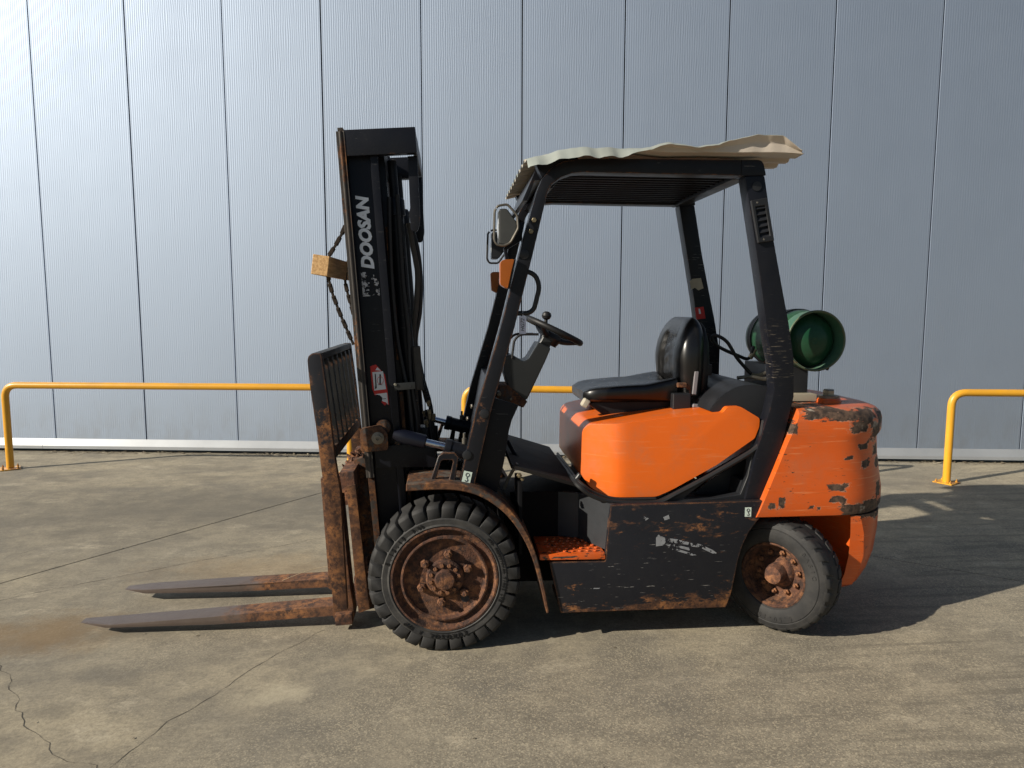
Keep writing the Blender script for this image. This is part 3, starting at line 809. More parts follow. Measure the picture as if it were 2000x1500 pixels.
# vent grille on the near rear post
vent = hole_prism('vent_grille', [(1.4257, 2.0992), (1.5038, 2.1143), (1.5466, 1.918), (1.4678, 1.9055)], [(1.4489, 2.0716), (1.4954, 2.0792), (1.5233, 1.9414), (1.4766, 1.9315)], 0.064, 0.0795, M_PLASTD, truck)
for k in range(6):
    t = k / 5
    a, b = Vector((1.4499, 0.07, 2.0695)).lerp(Vector((1.4799, 0.07, 1.9341)), t), Vector((1.4964, 0.07, 2.0772)).lerp(Vector((1.5241, 0.07, 1.9439)), t)
    V = []
    for p in (a, b):
        V += [(p.x, 0.066, p.z - 0.010), (p.x, 0.069, p.z - 0.012), (p.x, 0.079, p.z + 0.008), (p.x, 0.077, p.z + 0.010)]
    pydata('vent_slat', V, [(0, 1, 2, 3), (4, 5, 6, 7), (0, 4, 5, 1), (1, 5, 6, 2), (2, 6, 7, 3), (3, 7, 4, 0)], M_PLASTD, vent, 20)
for q in ((1.4571, 0.066, 2.09), (1.4959, 0.066, 1.9221)):
    bolt('vent_screw', q, 0.005, 0.003, M_STEEL, vent, 0)
YI0, YI1 = 0.1655, mir(0.1655)
fx, fz = bend_out[1]
prism('guard_front_beam', [(fx - 0.02, fz - 0.06), (fx + 0.03, fz + 0.015), (fx + 0.09, fz + 0.012), (fx + 0.02, fz - 0.075)], YI0, YI1, M_BLACK, truck, 0.006)
rx, rz = rail_t[1]
prism('guard_rear_beam', [(rx - 0.01, rz - 0.075), (rx + 0.06, rz - 0.075), (rx + 0.06, rz - 0.01), (rx - 0.01, rz - 0.01)], YI0, YI1, M_BLACK, truck, 0.006)
bar = box('roof_bar', (0, 0, 0), (rx - fx - 0.07, 0.014, 0.045), M_BLACK2, truck, bev=0.003)
for k in range(13):
    o = bar if k == 0 else copy_of(bar, truck)
    o.location = ((rx + fx) / 2 + 0.04, YI0 + 0.05 + k * (YI1 - YI0 - 0.10) / 12, rz - 0.038)
prism('roof_front_flap', [(0.4467, 2.2685), (0.4761, 2.1989), (0.4326, 2.1982), (0.3992, 2.1038), (0.375, 2.1034)], 0.2, 1.0, M_BLACK, truck, 0.003)

# --- corrugated sheet lying on the guard
def roof_sheet():
    ns = 120
    xa, xb = 0.3677 + 0.01, 1.6286 + 0.01
    ya, yb, ew = -0.015, 1.24, 0.13
    ys = [ya + ew * k / 26 for k in range(26)] + [ya + ew + (yb - ya - ew) * k / 110 for k in range(111)]
    nt = len(ys) - 1
    z0 = rz + 0.020
    rings = []
    clamp = lambda v: min(1.0, max(0.0, v))
    for i in range(ns + 1):
        s = i / ns
        row = []
        up = clamp((s - 0.32) / 0.18)
        dn = 1 - up
        lift = (0.038 + 0.036 * clamp((s - 0.68) * 7) - 0.016 * math.exp(-((s - 0.60) / 0.07) ** 2)) * clamp((1.012 - s) / 0.09)
        for k, y in enumerate(ys):
            t = (y - ya) / (yb - ya)
            x = xa + (xb - xa) * s
            if s > 0.88: x += (s - 0.88) * (0.25 * math.sin(t * 7) - 0.25 * clamp((0.10 - t) * 10) * 0.6)
            ph = (y * 8.2 + 0.62) % 1.0
            rib = clamp((abs(ph - 0.5) - 0.18) * 7) * 0.020 * clamp((y - ya - 0.10) / 0.03)
            z = z0 + rib - 0.05 * max(0, 0.16 - s) / 0.16 - 0.015 * (1 - s)
            e = max(0.0, 1 - (y - ya) / ew)
            # rear two thirds: the edge stands up, leans out and is turned over at the lip
            yu = y if e < 0.4 else (ya + 0.028 if e < 0.66 else ya + 0.028 - 0.022 * clamp((e - 0.66) / 0.20) - 0.020 * clamp((e - 0.88) / 0.12) * clamp((0.72 - s) / 0.08))
            if 0.4 <= e: pass
            elif e > 0: yu = ya + 0.028 + (y - ya - ew * 0.6) * (ew - 0.028) / (ew * 0.4)
            zu = z + lift * (0.0 if e < 0.4 else (0.62 * clamp((e - 0.4) / 0.26) + 0.38 * clamp((e - 0.66) / 0.20) - 0.30 * clamp((e - 0.88) / 0.12) * clamp((0.72 - s) / 0.08)))
            # front third: the edge is folded down over the guard
            zd = z + 0.020 - 0.050 * clamp((e - 0.55) / 0.45) + 0.005 * math.sin(s * 70) * e
            yd = y - 0.012 * e
            jag = 0.004 * e * mnoise.noise((s * 26, 1, 5)) + 0.003 * mnoise.noise((s * 7, t * 9, 2)) + 0.002 * e * mnoise.noise((s * 70, 3, 5))
            row.append((x, yu * up + yd * dn + 0.010 * e * mnoise.noise((s * 17, 9, 1)), zu * up + zd * dn + jag))
        rings.append(row)
    V, F, mi = [], [], []
    m = nt + 1
    for lay, dz in ((0, 0.0011), (1, -0.0011)):
        for row in rings: V += [(x, y + dz, z + dz) for x, y, z in row]
    off = (ns + 1) * m
    for i in range(ns):
        for k in range(nt):
            q = (i * m + k, i * m + k + 1, (i + 1) * m + k + 1, (i + 1) * m + k)
            F.append(q[::-1]); mi.append(0)
            F.append(tuple(off + c for c in q)); mi.append(1)
    edge = [i * m for i in range(ns + 1)] + [ns * m + k for k in range(1, m)] + [i * m + m - 1 for i in range(ns - 1, -1, -1)] + [k for k in range(m - 2, 0, -1)]
    for a, b in zip(edge, edge[1:] + edge[:1]):
        F.append((a, b, b + off, a + off)); mi.append(0)
    me = bpy.data.meshes.new('roof_sheet')
    me.from_pydata(V, [], F)
    o = link('roof_sheet', me, [M_GREYGREEN, M_CREAM], truck, 35)
    me.polygons.foreach_set('material_index', mi)
    o['label'] = 'bent corrugated sheet, cream below, lying on the overhead guard'
roof_sheet()

# --- counterweight, lofted level by level
def cw_ring(xf, xr, yn, z, rad=0.34, n=14):
    """plan outline: flat flanks, rounded rear corners, front edge straight"""
    pts = [(xf, YM, z), (xf, yn, z)]
    for k in range(1, 6): pts.append((xf + (xr - rad - xf) * k / 6, yn, z))
    for k in range(n + 1):
        a = math.pi / 2 * k / n
        pts.append((xr - rad + rad * math.sin(a), yn + rad - rad * math.cos(a), z))
    half = pts[1:]
    far = [(x, mir(y), zz) for x, y, zz in half[::-1]]
    return [pts[0]] + half + far
def cw_levels(tab):
    return [cw_ring(*row) for row in tab]
cwf = lambda z: 1.502 + (z - 0.60) * 0.392          # the leaning front edge beside the post
rows = []
for z, xr, yn in [(0.592, 2.250, 0.060), (0.600, 2.268, 0.040), (0.625, 2.276, 0.034), (0.70, 2.276, 0.034), (0.78, 2.262, 0.036), (0.88, 2.246, 0.038), (0.965, 2.240, 0.040), (0.985, 2.254, 0.038), (1.00, 2.262, 0.037), (1.06, 2.262, 0.037), (1.085, 2.256, 0.041), (1.105, 2.238, 0.055), (1.118, 2.205, 0.080), (1.123, 2.15, 0.12)]:
    rows.append((cwf(z), xr, yn, z))
cw = loft('counterweight', cw_levels(rows), M_CW, truck, True, 38)
def foot_ring(xe, xr, yn, z, rad, n=14):
    """plan outline of the foot: the wheel well cuts its front corners off"""
    xe += 0.055
    near = [(1.90, 0.40, z), (xe - 0.07, 0.30, z), (xe, yn, z)]
    for k in range(n + 1):
        a = math.pi / 2 * k / n
        near.append((xr - rad + rad * math.sin(a), yn + rad - rad * math.cos(a), z))
    return near + [(x, mir(y), zz) for x, y, zz in near[::-1]]
rows = [(1.96, 2.08, 0.14, 0.195, 0.12), (1.985, 2.135, 0.10, 0.222, 0.16), (2.00, 2.185, 0.080, 0.29, 0.20), (2.015, 2.222, 0.066, 0.38, 0.23), (2.005, 2.240, 0.056, 0.50, 0.25), (1.98, 2.244, 0.052, 0.593, 0.26)]
loft('counterweight_foot', [foot_ring(*q) for q in rows], M_CW, truck, True, 30)
prism('wheel_arch_liner', [(1.40, 0.30), (1.92, 0.30), (1.92, 0.585), (1.46, 0.585)], 0.40, 0.80, M_PLASTD, truck, 0.004)
bx, by, bz = (1.9781, 0.3, 1.1625)
lathe('counterweight_boss', [(0.062, -0.02), (0.062, 0.012), (0.055, 0.022), (0.0, 0.022)], M_CW, truck, 28, (bx, by, 1.123), (0, 0, 1))
lathe('counterweight_washer', [(0.052, 0.022), (0.052, 0.034), (0.0, 0.034)], M_STEEL, truck, 28, (bx, by, 1.123), (0, 0, 1))
bolt('counterweight_bolt', (bx, by, 1.157), 0.030, 0.032, M_BOLT, truck, 0, (R(-90), 0, 0))

# --- wheels
def front_wheel(y, out):
    """built facing -Y with the sidewall at local y = 0, axle at the origin"""
    w = lathe('front_wheel', [(0.258, 0.05), (0.252, 0.008), (0.248, 0.001), (0.240, 0.000), (0.235, 0.008), (0.227, 0.021), (0.217, 0.027), (0.210, 0.027), (0.206, 0.020), (0.201, 0.008), (0.194, 0.006), (0.188, 0.012), (0.186, 0.028), (0.180, 0.034), (0.168, 0.035), (0.105, 0.034), (0.092, 0.033), (0.0, 0.033)], M_RUSTW, truck, 64, cap=False)
    lathe('tyre', [(0.246, 0.03), (0.249, 0.006), (0.256, -0.001), (0.264, 0.003), (0.286, 0.001), (0.292, 0.005), (0.296, 0.014), (0.308, 0.020), (0.308, 0.21), (0.292, 0.225), (0.25, 0.22)], M_SIDE, w, 64, cap=False, sharp=28)
    # tread blocks
    bm = bmesh.new()
    hw0, hw1 = 0.0275, 0.0285
    v = []
    for yy, r0, r1, sk in ((0.004, 0.288, 0.338, 0.0), (0.018, 0.288, 0.3525, 0.004), (0.115, 0.29, 0.3535, 0.022), (0.212, 0.288, 0.3525, 0.004), (0.226, 0.288, 0.338, 0.0)):
        v.append([bm.verts.new((sk - hw0, yy, r0)), bm.verts.new((sk + hw0, yy, r0)), bm.verts.new((sk + hw1, yy, r1)), bm.verts.new((sk - hw1, yy, r1))])
    bm.faces.new(v[0]); bm.faces.new(v[-1])
    for a, b in zip(v[:-1], v[1:]):
        for k in range(4): bm.faces.new((a[k], a[(k + 1) % 4], b[(k + 1) % 4], b[k]))
    bmesh.ops.recalc_face_normals(bm, faces=bm.faces)
    bevel(bm, 0.003, 1, 15)
    blk = link('tread_block', bm_mesh(bm, 'tread_block'), M_TYRE, w, 40)
    for k in range(30):
        o = blk if k == 0 else copy_of(blk, w)
        o.rotation_euler = (0, 2 * math.pi * k / 30 + 0.05, 0)
    lathe('wheel_hub', [(0.088, 0.036), (0.088, 0.018), (0.080, 0.011), (0.048, 0.009), (0.047, -0.004), (0.043, -0.013), (0.020, -0.017), (0.0, -0.016)], M_RUSTW, w, 40, cap=False)
    nut = bolt('wheel_nut', (0, 0, 0), 0.0215, 0.024, M_RUSTW, w, 0.016)
    for k in range(6):
        o = nut if k == 0 else copy_of(nut, w)
        a = R(82 - 60 * k)
        o.location = (0.116 * math.cos(a), 0.034, 0.116 * math.sin(a)); o.rotation_euler = (0, 0.3 * k, 0)
    sb = bolt('hub_bolt', (0, 0, 0), 0.0105, 0.011, M_RUSTW, w, 0.0, (0, 0, 0))
    for k in range(12):
        o = sb if k == 0 else copy_of(sb, w)
        a = 2 * math.pi * k / 12 + 0.2
        o.location = (0.066 * math.cos(a), 0.011, 0.066 * math.sin(a))
    lathe('disc_hole', [(0.019, 0.0), (0.0, 0.0005)], M_INK, w, 16, (0.094, 0.0332, -0.106), (0, 1, 0), cap=False)
    w.location = (0.0, y, 0.352)
    if not out: w.rotation_euler = (0, 0, math.pi)
    return w

def arc_text(name, body, size, rad, mid_deg, mat, parent, flip=1, step=None, y=-0.001):
    """letters along the sidewall; flip=1 tops outwards reading clockwise, -1 tops to the axle"""
    n = len(body)
    step = step or size * 0.78 / rad
    bm = bmesh.new()
    for k, ch in enumerate(body):
        if ch == ' ': continue
        a = R(mid_deg) - flip * (k - (n - 1) / 2) * step
        me = text_mesh(ch, size, 0, 0.0006, 0.0012)
        m = Matrix.Translation((rad * math.cos(a), y, rad * math.sin(a))) @ Matrix.Rotation(math.pi / 2 - a + (0 if flip > 0 else math.pi), 4, 'Y') @ Matrix.Rotation(math.pi / 2, 4, 'X')
        me.transform(m)
        bm.from_mesh(me)
        bpy.data.meshes.remove(me)
    me = bpy.data.meshes.new(name); bm.to_mesh(me); bm.free()
    return link(name, me, mat, parent, 0)

wn_ = front_wheel(0.0, True)
arc_text('tyre_lettering', 'EUROSOL I WP', 0.026, 0.274, -101, M_LET, wn_, 1, 0.098)
arc_text('tyre_lettering', 'ITL INDUSTRIAL TIRES LTD', 0.017, 0.274, 10, M_LET, wn_, 1, 0.0500)
arc_text('tyre_lettering', '8.15-15', 0.027, 0.274, 148, M_LET, wn_, 1, 0.085)
arc_text('tyre_lettering', '7.00', 0.020, 0.274, 117, M_LET, wn_, 1, 0.055)
front_wheel(mir(0.0), False)

def rear_wheel(loc, rz):
    w = lathe('rear_wheel', [(0.168, 0.03), (0.164, 0.004), (0.158, 0.001), (0.152, 0.006), (0.146, 0.024), (0.138, 0.045), (0.130, 0.078), (0.118, 0.084), (0.075, 0.080), (0.070, 0.070), (0.0, 0.070)], M_RUSTW, truck, 48, cap=False)
    lathe('tyre', [(0.160, 0.05), (0.162, 0.006), (0.170, -0.004), (0.185, -0.010), (0.215, -0.012), (0.232, -0.010), (0.236, -0.006), (0.240, -0.009), (0.258, -0.004), (0.268, 0.002), (0.271, 0.012), (0.276, 0.03), (0.278, 0.083), (0.276, 0.136), (0.268, 0.164), (0.232, 0.176), (0.17, 0.16)], M_TYRE2, w, 64, cap=False, sharp=24)
    bm = bmesh.new()
    v = []
    for yy, r0, r1, sk in ((-0.004, 0.245, 0.262, 0.0), (0.012, 0.26, 0.2790, 0.006), (0.055, 0.26, 0.2815, 0.022)):
        v.append([bm.verts.new((sk - 0.025, yy, r0)), bm.verts.new((sk + 0.025, yy, r0)), bm.verts.new((sk + 0.025, yy, r1)), bm.verts.new((sk - 0.025, yy, r1))])
    bm.faces.new(v[0]); bm.faces.new(v[-1])
    for a, b in zip(v[:-1], v[1:]):
        for k in range(4): bm.faces.new((a[k], a[(k + 1) % 4], b[(k + 1) % 4], b[k]))
    bmesh.ops.recalc_face_normals(bm, faces=bm.faces)
    bevel(bm, 0.004, 1, 15)
    blk = link('tread_block', bm_mesh(bm, 'tread_block'), M_TYRE2, w, 40)
    for k in range(26):
        o = blk if k == 0 else copy_of(blk, w)
        o.rotation_euler = (0, 2 * math.pi * k / 26, 0)
    for k in range(26):
        o = copy_of(blk, w)
        o.location = (0, 0.166, 0); o.scale = (1, -1, 1); o.rotation_euler = (0, 2 * math.pi * (k + 0.5) / 26, 0)
    lathe('wheel_hub', [(0.078, 0.078), (0.070, 0.060), (0.056, 0.050), (0.050, 0.018), (0.043, 0.002), (0.028, -0.004), (0.0, -0.005)], M_RUST, w, 32, cap=False)
    nb = bolt('wheel_nut', (0, 0, 0), 0.0145, 0.016, M_RUST, w, 0.010)
    for k in range(10):
        o = nb if k == 0 else copy_of(nb, w)
        a = 2 * math.pi * k / 10 + 0.15
        o.location = (0.102 * math.cos(a), 0.080, 0.102 * math.sin(a))
    arc_text('tyre_lettering', 'BASIC', 0.028, 0.213, 28, M_TYRE2, w, 1, 0.135, -0.013)
    arc_text('tyre_lettering', '6.50-10', 0.030, 0.213, -82, M_TYRE2, w, 1, 0.125, -0.013)
    w.location = loc; w.rotation_euler = (0, 0, rz)
    return w
rear_wheel((1.612, 0.085, 0.288), R(-50))
rear_wheel((1.70, mir(0.20), 0.288), R(180 - 42))
prism('steer_axle', [(1.60, 0.22), (1.76, 0.22), (1.76, 0.36), (1.60, 0.36)], 0.33, 0.87, M_BLACK2, truck)

# --- front fenders
fo = [Vector((x, 0, z)) for x, z in [(-0.1728, 0.8009), (-0.0402, 0.8054), (0.0768, 0.7958), (0.1709, 0.7698), (0.2538, 0.7196), (0.3253, 0.6498), (0.3856, 0.5551), (0.4295, 0.4476), (0.4643, 0.3095), (0.4921, 0.1651)]]
fi = [Vector((x, 0, z)) for x, z in [(-0.1733, 0.7674), (-0.0405, 0.7718), (0.0696, 0.7647), (0.159, 0.7386), (0.2371, 0.6908), (0.3063, 0.6234), (0.3664, 0.531), (0.4102, 0.4308), (0.4473, 0.3), (0.4799, 0.1605)]]
fo, fi = smooth_path(fo, 4), smooth_path(fi, 4)
for y0, y1 in ((0.02, 0.30), (mir(0.30), mir(0.02))):
    prism('front_fender', [(p.x, p.z) for p in fo] + [(p.x, p.z) for p in fi[::-1]], y0, y1, M_FENDER, truck, 0.004, 1, 50)
    ya = 0.09 if y0 < YM else mir(0.115)
    hole_prism('step_bracket', [(-0.0707, 0.7788), (-0.0264, 0.9149), (-0.0024, 0.9315), (0.0501, 0.9307), (0.0691, 0.9108), (0.0491, 0.7763)], [(-0.0394, 0.8027), (-0.0123, 0.8903), (-0.0027, 0.895), (0.0403, 0.8942), (0.0426, 0.8869), (0.0228, 0.8015)], ya, ya + 0.025, M_PILLAR, truck)
prism('fender_brace', [(-0.1861, 0.7808), (0.0942, 0.7833), (0.094, 0.7519), (-0.1865, 0.7495)], 0.302, 0.33, M_FENDER, truck, 0.003)

# --- mast: leaning frame; a = depth behind the front flange, h = distance along the mast
MB, MT = Vector((-0.385, 0.25, 0.8769)), Vector((-0.4867, 0.25, 2.4171))
MU = (MT - MB).normalized(); MAX = Vector((MU.z, 0, -MU.x)); HT = (MT - MB).length
def mp(a, h, y): 
    p = MB + MAX * a + MU * h
    return Vector((p.x, y, p.z))
def mbeam(name, prof, h0, h1, mat, parent, bev=0.004, seg=2):
    """prof: corners (a, y), extruded along the mast"""
    bm = bmesh.new()
    A = [bm.verts.new(mp(a, h0, y)) for a, y in prof]; B = [bm.verts.new(mp(a, h1, y)) for a, y in prof]
    n = len(prof)
    bm.faces.new(A); bm.faces.new(B)
    for i in range(n): bm.faces.new((A[i], A[(i + 1) % n], B[(i + 1) % n], B[i]))
    bmesh.ops.recalc_face_normals(bm, faces=bm.faces)
    bevel(bm, bev, seg)
    return link(name, bm_mesh(bm, name), mat, parent)
def mplate(name, pts, y0, y1, mat, parent, bev=0.004):
    """pts: corners (a, h)"""
    return prism(name, [(mp(a, h, 0).x, mp(a, h, 0).z) for a, h in pts], y0, y1, mat, parent, bev)
def rect(a0, a1, h0, h1): return [(a0, h0), (a1, h0), (a1, h1), (a0, h1)]
HB = -0.70
for side in (0, 1):
    Y = (lambda y: y) if side == 0 else mir
    rail = mbeam('outer_mast_rail', [(a, Y(y)) for a, y in ((0.040, 0.250), (0.042, 0.292), (0.142, 0.292), (0.146, 0.273), (0.180, 0.273), (0.180, 0.345), (0.040, 0.345))], HB, HT - 0.01, M_BLACK2, truck)
    mbeam('mast_front_flange', [(a, Y(y)) for a, y in ((0.0, 0.256), (0.014, 0.256), (0.017, 0.248), (0.026, 0.248), (0.029, 0.254), (0.039, 0.251), (0.039, 0.335), (0.0, 0.335))], -0.10, HT - 0.004, M_EDGE, rail, 0.0015, 1)
    mbeam('inner_mast_rail', [(a, Y(y)) for a, y in ((0.06, 0.352), (0.205, 0.352), (0.205, 0.44), (0.182, 0.44), (0.182, 0.38), (0.06, 0.38))], HB + 0.06, HT - 0.02, M_BLACK2, truck)
    V, F = [], []
    for h0, h1, aa in ((HT - 0.66, HT - 0.44, 0.190), (HT - 0.93, HT - 0.81, 0.194), (0.46, 0.60, 0.192), (-0.02, 0.30, 0.192), (-0.42, -0.2, 0.19)):
        for h, q in ((h0, 0), (h1, 1)):
            for a, y in ((aa - 0.006, 0.340), (aa + 0.010, 0.340), (aa + 0.010, 0.3515), (aa - 0.006, 0.3515)):
                V.append(mp(a, h, Y(y)))
        b = len(V) - 8
        F += [(b, b + 1, b + 5, b + 4), (b + 1, b + 2, b + 6, b + 5), (b + 2, b + 3, b + 7, b + 6), (b + 3, b, b + 4, b + 7), (b, b + 1, b + 2, b + 3), (b + 4, b + 5, b + 6, b + 7)]
    for b in range(0, len(V), 8):
        pydata('bare_rail_strip', V[b:b + 8], [tuple(q - b for q in f_) for f_ in F[b // 8 * 6:b // 8 * 6 + 6]], M_FENDER, truck, 20)
    lathe('lift_cylinder', [(0.0, 0), (0.037, 0), (0.037, HT - 0.385 - HB), (0.046, HT - 0.383 - HB), (0.046, HT - 0.31 - HB), (0.040, HT - 0.30 - HB), (0.022, HT - 0.298 - HB), (0.022, HT - 0.12 - HB), (0.0, HT - 0.12 - HB)], M_BLACK2, truck, 24, mp(0.236, HB, Y(0.40)), MU, cap=False)
    tube('cylinder_pipe', [mp(0.262, HT - 0.40, Y(0.372)), mp(0.264, 0.4, Y(0.372)), mp(0.264, -0.25, Y(0.372))], 0.009, M_BLACK, truck, 10)
    mplate('crosshead_plate', rect(0.036, 0.365, HT - 0.118, HT), Y(0.252) if side == 0 else Y(0.30), Y(0.30) if side == 0 else Y(0.252), M_BLACK, truck)
    tipa = [(0.318, HT - 0.119), (0.364, HT - 0.119), (0.354, HT - 0.43), (0.337, HT - 0.475), (0.307, HT - 0.47), (0.303, HT - 0.38), (0.311, HT - 0.36)]
    mplate('hose_guard_plate', round_poly(tipa, [0, 0, 0.03, 0.03, 0.012, 0.005, 0.005], 4), *sorted((Y(0.31), Y(0.325))), M_BLACK, truck)
    # pivot bracket of the tilt cylinder
    mplate('tilt_bracket', round_poly([(-0.012, 0.035), (0.12, 0.035), (0.122, 0.12), (0.09, 0.158), (-0.006, 0.150)], 0.018), *sorted((Y(0.225), Y(0.262))), M_FENDER, truck)
    c = mp(0.075, 0.098, Y(0.224))
    lathe('pivot_pin', [(0.030, 0.012), (0.030, -0.004), (0.017, -0.006), (0.017, -0.016), (0.008, -0.017), (0.008, -0.008), (0.0, -0.008)], M_STEEL, truck, 20, c, (0, 1 if side == 0 else -1, 0), cap=False)
    lathe('pivot_boss', [(0.036, 0.0), (0.036, 0.05), (0.0, 0.05)], M_FENDER, truck, 20, mp(0.10, 0.142, Y(0.262)), (0, 1 if side == 0 else -1, 0))
    mplate('mast_foot_bracket', [(0.05, -0.055), (0.34, -0.075), (0.345, 0.02), (0.20, 0.05), (0.05, 0.05)], *sorted((Y(0.262), Y(0.291))), M_BLACK2, truck)
    bolt('bracket_bolt', mp(0.168, 0.068, Y(0.262)), 0.018, 0.018, M_BLACK, truck, 0, (0, 0, 0 if side == 0 else math.pi))
    # tilt cylinder
    A, B, Cc, D = [Vector((q[0], Y(0.225), q[2])) for q in [(-0.2435, 0.225, 0.9977), (-0.0872, 0.225, 0.9578), (0.0015, 0.225, 0.9338), (0.1429, 0.225, 0.8961)]]
    d = (D - A).normalized()
    L0, L1, L2 = (B - A).length, (Cc - A).length, (D - A).length
    lathe('tilt_cylinder_gland', [(0.0, 0), (0.024, 0), (0.031, 0.03), (0.036, L0 * 0.35), (0.034, L0 * 0.97), (0.028, L0), (0.0, L0)], M_BARREL, truck, 24, A, d, cap=False)
    lathe('tilt_rod', [(0.0, L0 * 0.9), (0.0175, L0 * 0.9), (0.0175, L1 + 0.02), (0, L1 + 0.02)], M_CHROME, truck, 20, A, d, cap=False)
    lathe('tilt_barrel', [(0.0, L1), (0.040, L1), (0.042, L1 + 0.006), (0.042, L1 + 0.03), (0.038, L1 + 0.034), (0.038, L2), (0.0, L2)], M_BLACK, truck, 24, A, d, cap=False)
    o = lathe('barrel_port', [(0.012, 0.03), (0.012, 0.065), (0.007, 0.068), (0.007, 0.09), (0, 0.09)], M_STEEL, truck, 12, A + d * (L1 + 0.10), (0, 0, 1))
mbeam('mast_cross_beam', [(0.345, 0.302), (0.365, 0.302), (0.365, 0.898), (0.345, 0.898)], HT - 0.115, HT - 0.004, M_BLACK, truck)
mbeam('mast_front_tie', [(0.17, 0.446), (0.20, 0.446), (0.20, 0.754), (0.17, 0.754)], HT - 0.16, HT - 0.05, M_BLACK2, truck)
mbeam('mast_middle_tie', [(0.19, 0.446), (0.22, 0.446), (0.22, 0.754), (0.19, 0.754)], 0.32, 0.44, M_BLACK2, truck)
mbeam('mast_lower_tie', [(0.19, 0.346), (0.23, 0.346), (0.23, 0.854), (0.19, 0.854)], -0.45, -0.30, M_BLACK2, truck)
fl = mbeam('flange_cap', [(0.008, 0.255), (0.034, 0.255), (0.034, 0.33), (0.008, 0.33)], HT - 0.003, HT + 0.012, M_EDGE, truck, 0.003)
# clamp strap holding the hoses to the mast
hs = mbeam('hose_clamp', [(0.170, 0.262), (0.27, 0.262), (0.27, 0.266), (0.170, 0.266)], 0.318, 0.352, M_PLAST, truck, 0.001)
bolt('clamp_bolt', mp(0.176, 0.346, 0.262), 0.008, 0.006, M_BOLT, hs)
lathe('clamp_hole', [(0.005, 0), (0, 0.0003)], M_INK, hs, 10, mp(0.245, 0.333, 0.2605), (0, 1, 0), cap=False)
# hoses
for path, r, m in (([(-0.1673, 0.42, 2.0189), (-0.1486, 0.42, 1.9093), (-0.1275, 0.42, 1.7838), (-0.1316, 0.42, 1.6571), (-0.1488, 0.42, 1.5038), (-0.1556, 0.42, 1.3751), (-0.1734, 0.42, 1.1934)], 0.0135, M_HOSEG),
                   ([(-0.1569, 0.46, 2.0136), (-0.1254, 0.46, 1.8876), (-0.1119, 0.46, 1.7348), (-0.1189, 0.46, 1.5804), (-0.1411, 0.46, 1.4508), (-0.1373, 0.46, 1.3464), (-0.1127, 0.46, 1.228), (-0.0878, 0.46, 1.1219)], 0.0115, M_HOSE),
                   ([(-0.2531, 0.33, 2.1303), (-0.2516, 0.33, 1.925), (-0.2453, 0.33, 1.7047), (-0.2245, 0.33, 1.4563), (-0.1924, 0.33, 1.2672), (-0.1736, 0.33, 1.1781), (-0.1606, 0.33, 1.0243), (-0.1562, 0.33, 0.9726)], 0.010, M_HOSE),
                   ([(-0.2154, 0.35, 2.146), (-0.204, 0.35, 1.9273), (-0.1924, 0.35, 1.7055), (-0.1728, 0.35, 1.5057), (-0.1655, 0.35, 1.3033), (-0.1546, 0.35, 1.1755), (-0.136, 0.35, 1.0465), (-0.137, 0.35, 0.9688)], 0.010, M_HOSE),
                   ([(-0.1546, 0.4, 1.3763), (-0.1515, 0.4, 1.2214), (-0.1326, 0.4, 1.091), (-0.1287, 0.4, 0.986)], 0.010, M_HOSEG),
                   ([(-0.1286, 0.5, 1.3435), (-0.1089, 0.5, 1.2372), (-0.0734, 0.5, 1.103), (-0.0589, 0.5, 0.9679), (-0.0495, 0.5, 0.8318)], 0.0115, M_HOSE),
                   ([(-0.083, 0.46, 1.0819), (-0.0687, 0.46, 0.9481), (-0.0595, 0.46, 0.8133), (-0.05, 0.46, 0.7045)], 0.0125, M_HOSE),
                   ([(-0.0609, 0.55, 0.8768), (-0.0455, 0.55, 0.7936), (-0.0573, 0.55, 0.6965)], 0.010, M_HOSE)):
    tube('hydraulic_hose', smooth_path(path, 6), r, m, truck, 10)
mbeam('hose_sleeve', [(0.268, 0.355), (0.304, 0.355), (0.304, 0.385), (0.268, 0.385)], 0.30, 0.52, M_HOSEG, truck, 0.010, 3)
for q, r, l in (((-0.0825, 0.46, 1.1298), 0.012, 0.03), ((-0.0772, 0.44, 1.0847), 0.010, 0.05), ((-0.0573, 0.47, 1.0589), 0.013, 0.035), ((-0.0934, 0.44, 1.0319), 0.012, 0.04), ((-0.104, 0.46, 1.0768), 0.009, 0.03)):
    lathe('hose_fitting', [(r * 0.8, 0), (r, 0.003), (r, l * 0.5), (r * 0.7, l * 0.55), (r * 0.7, l), (0, l)], M_BRASS, truck, 6, q, (0.1, 0, -1))
box('valve_block', (-0.1111, 0.46, 0.9165), (0.05, 0.09, 0.16), M_PLASTD, truck, euler(0, 5, 0))
tube('spring_guard', [(p.x + 0.010 * math.sin(i * 1.9), p.y + 0.010 * math.cos(i * 1.9), p.z) for i, p in enumerate(smooth_path([(-0.1174, 0.45, 1.2369), (-0.0972, 0.45, 1.1841), (-0.0821, 0.45, 1.1364)], 16))], 0.005, M_HOSE, truck, 6)

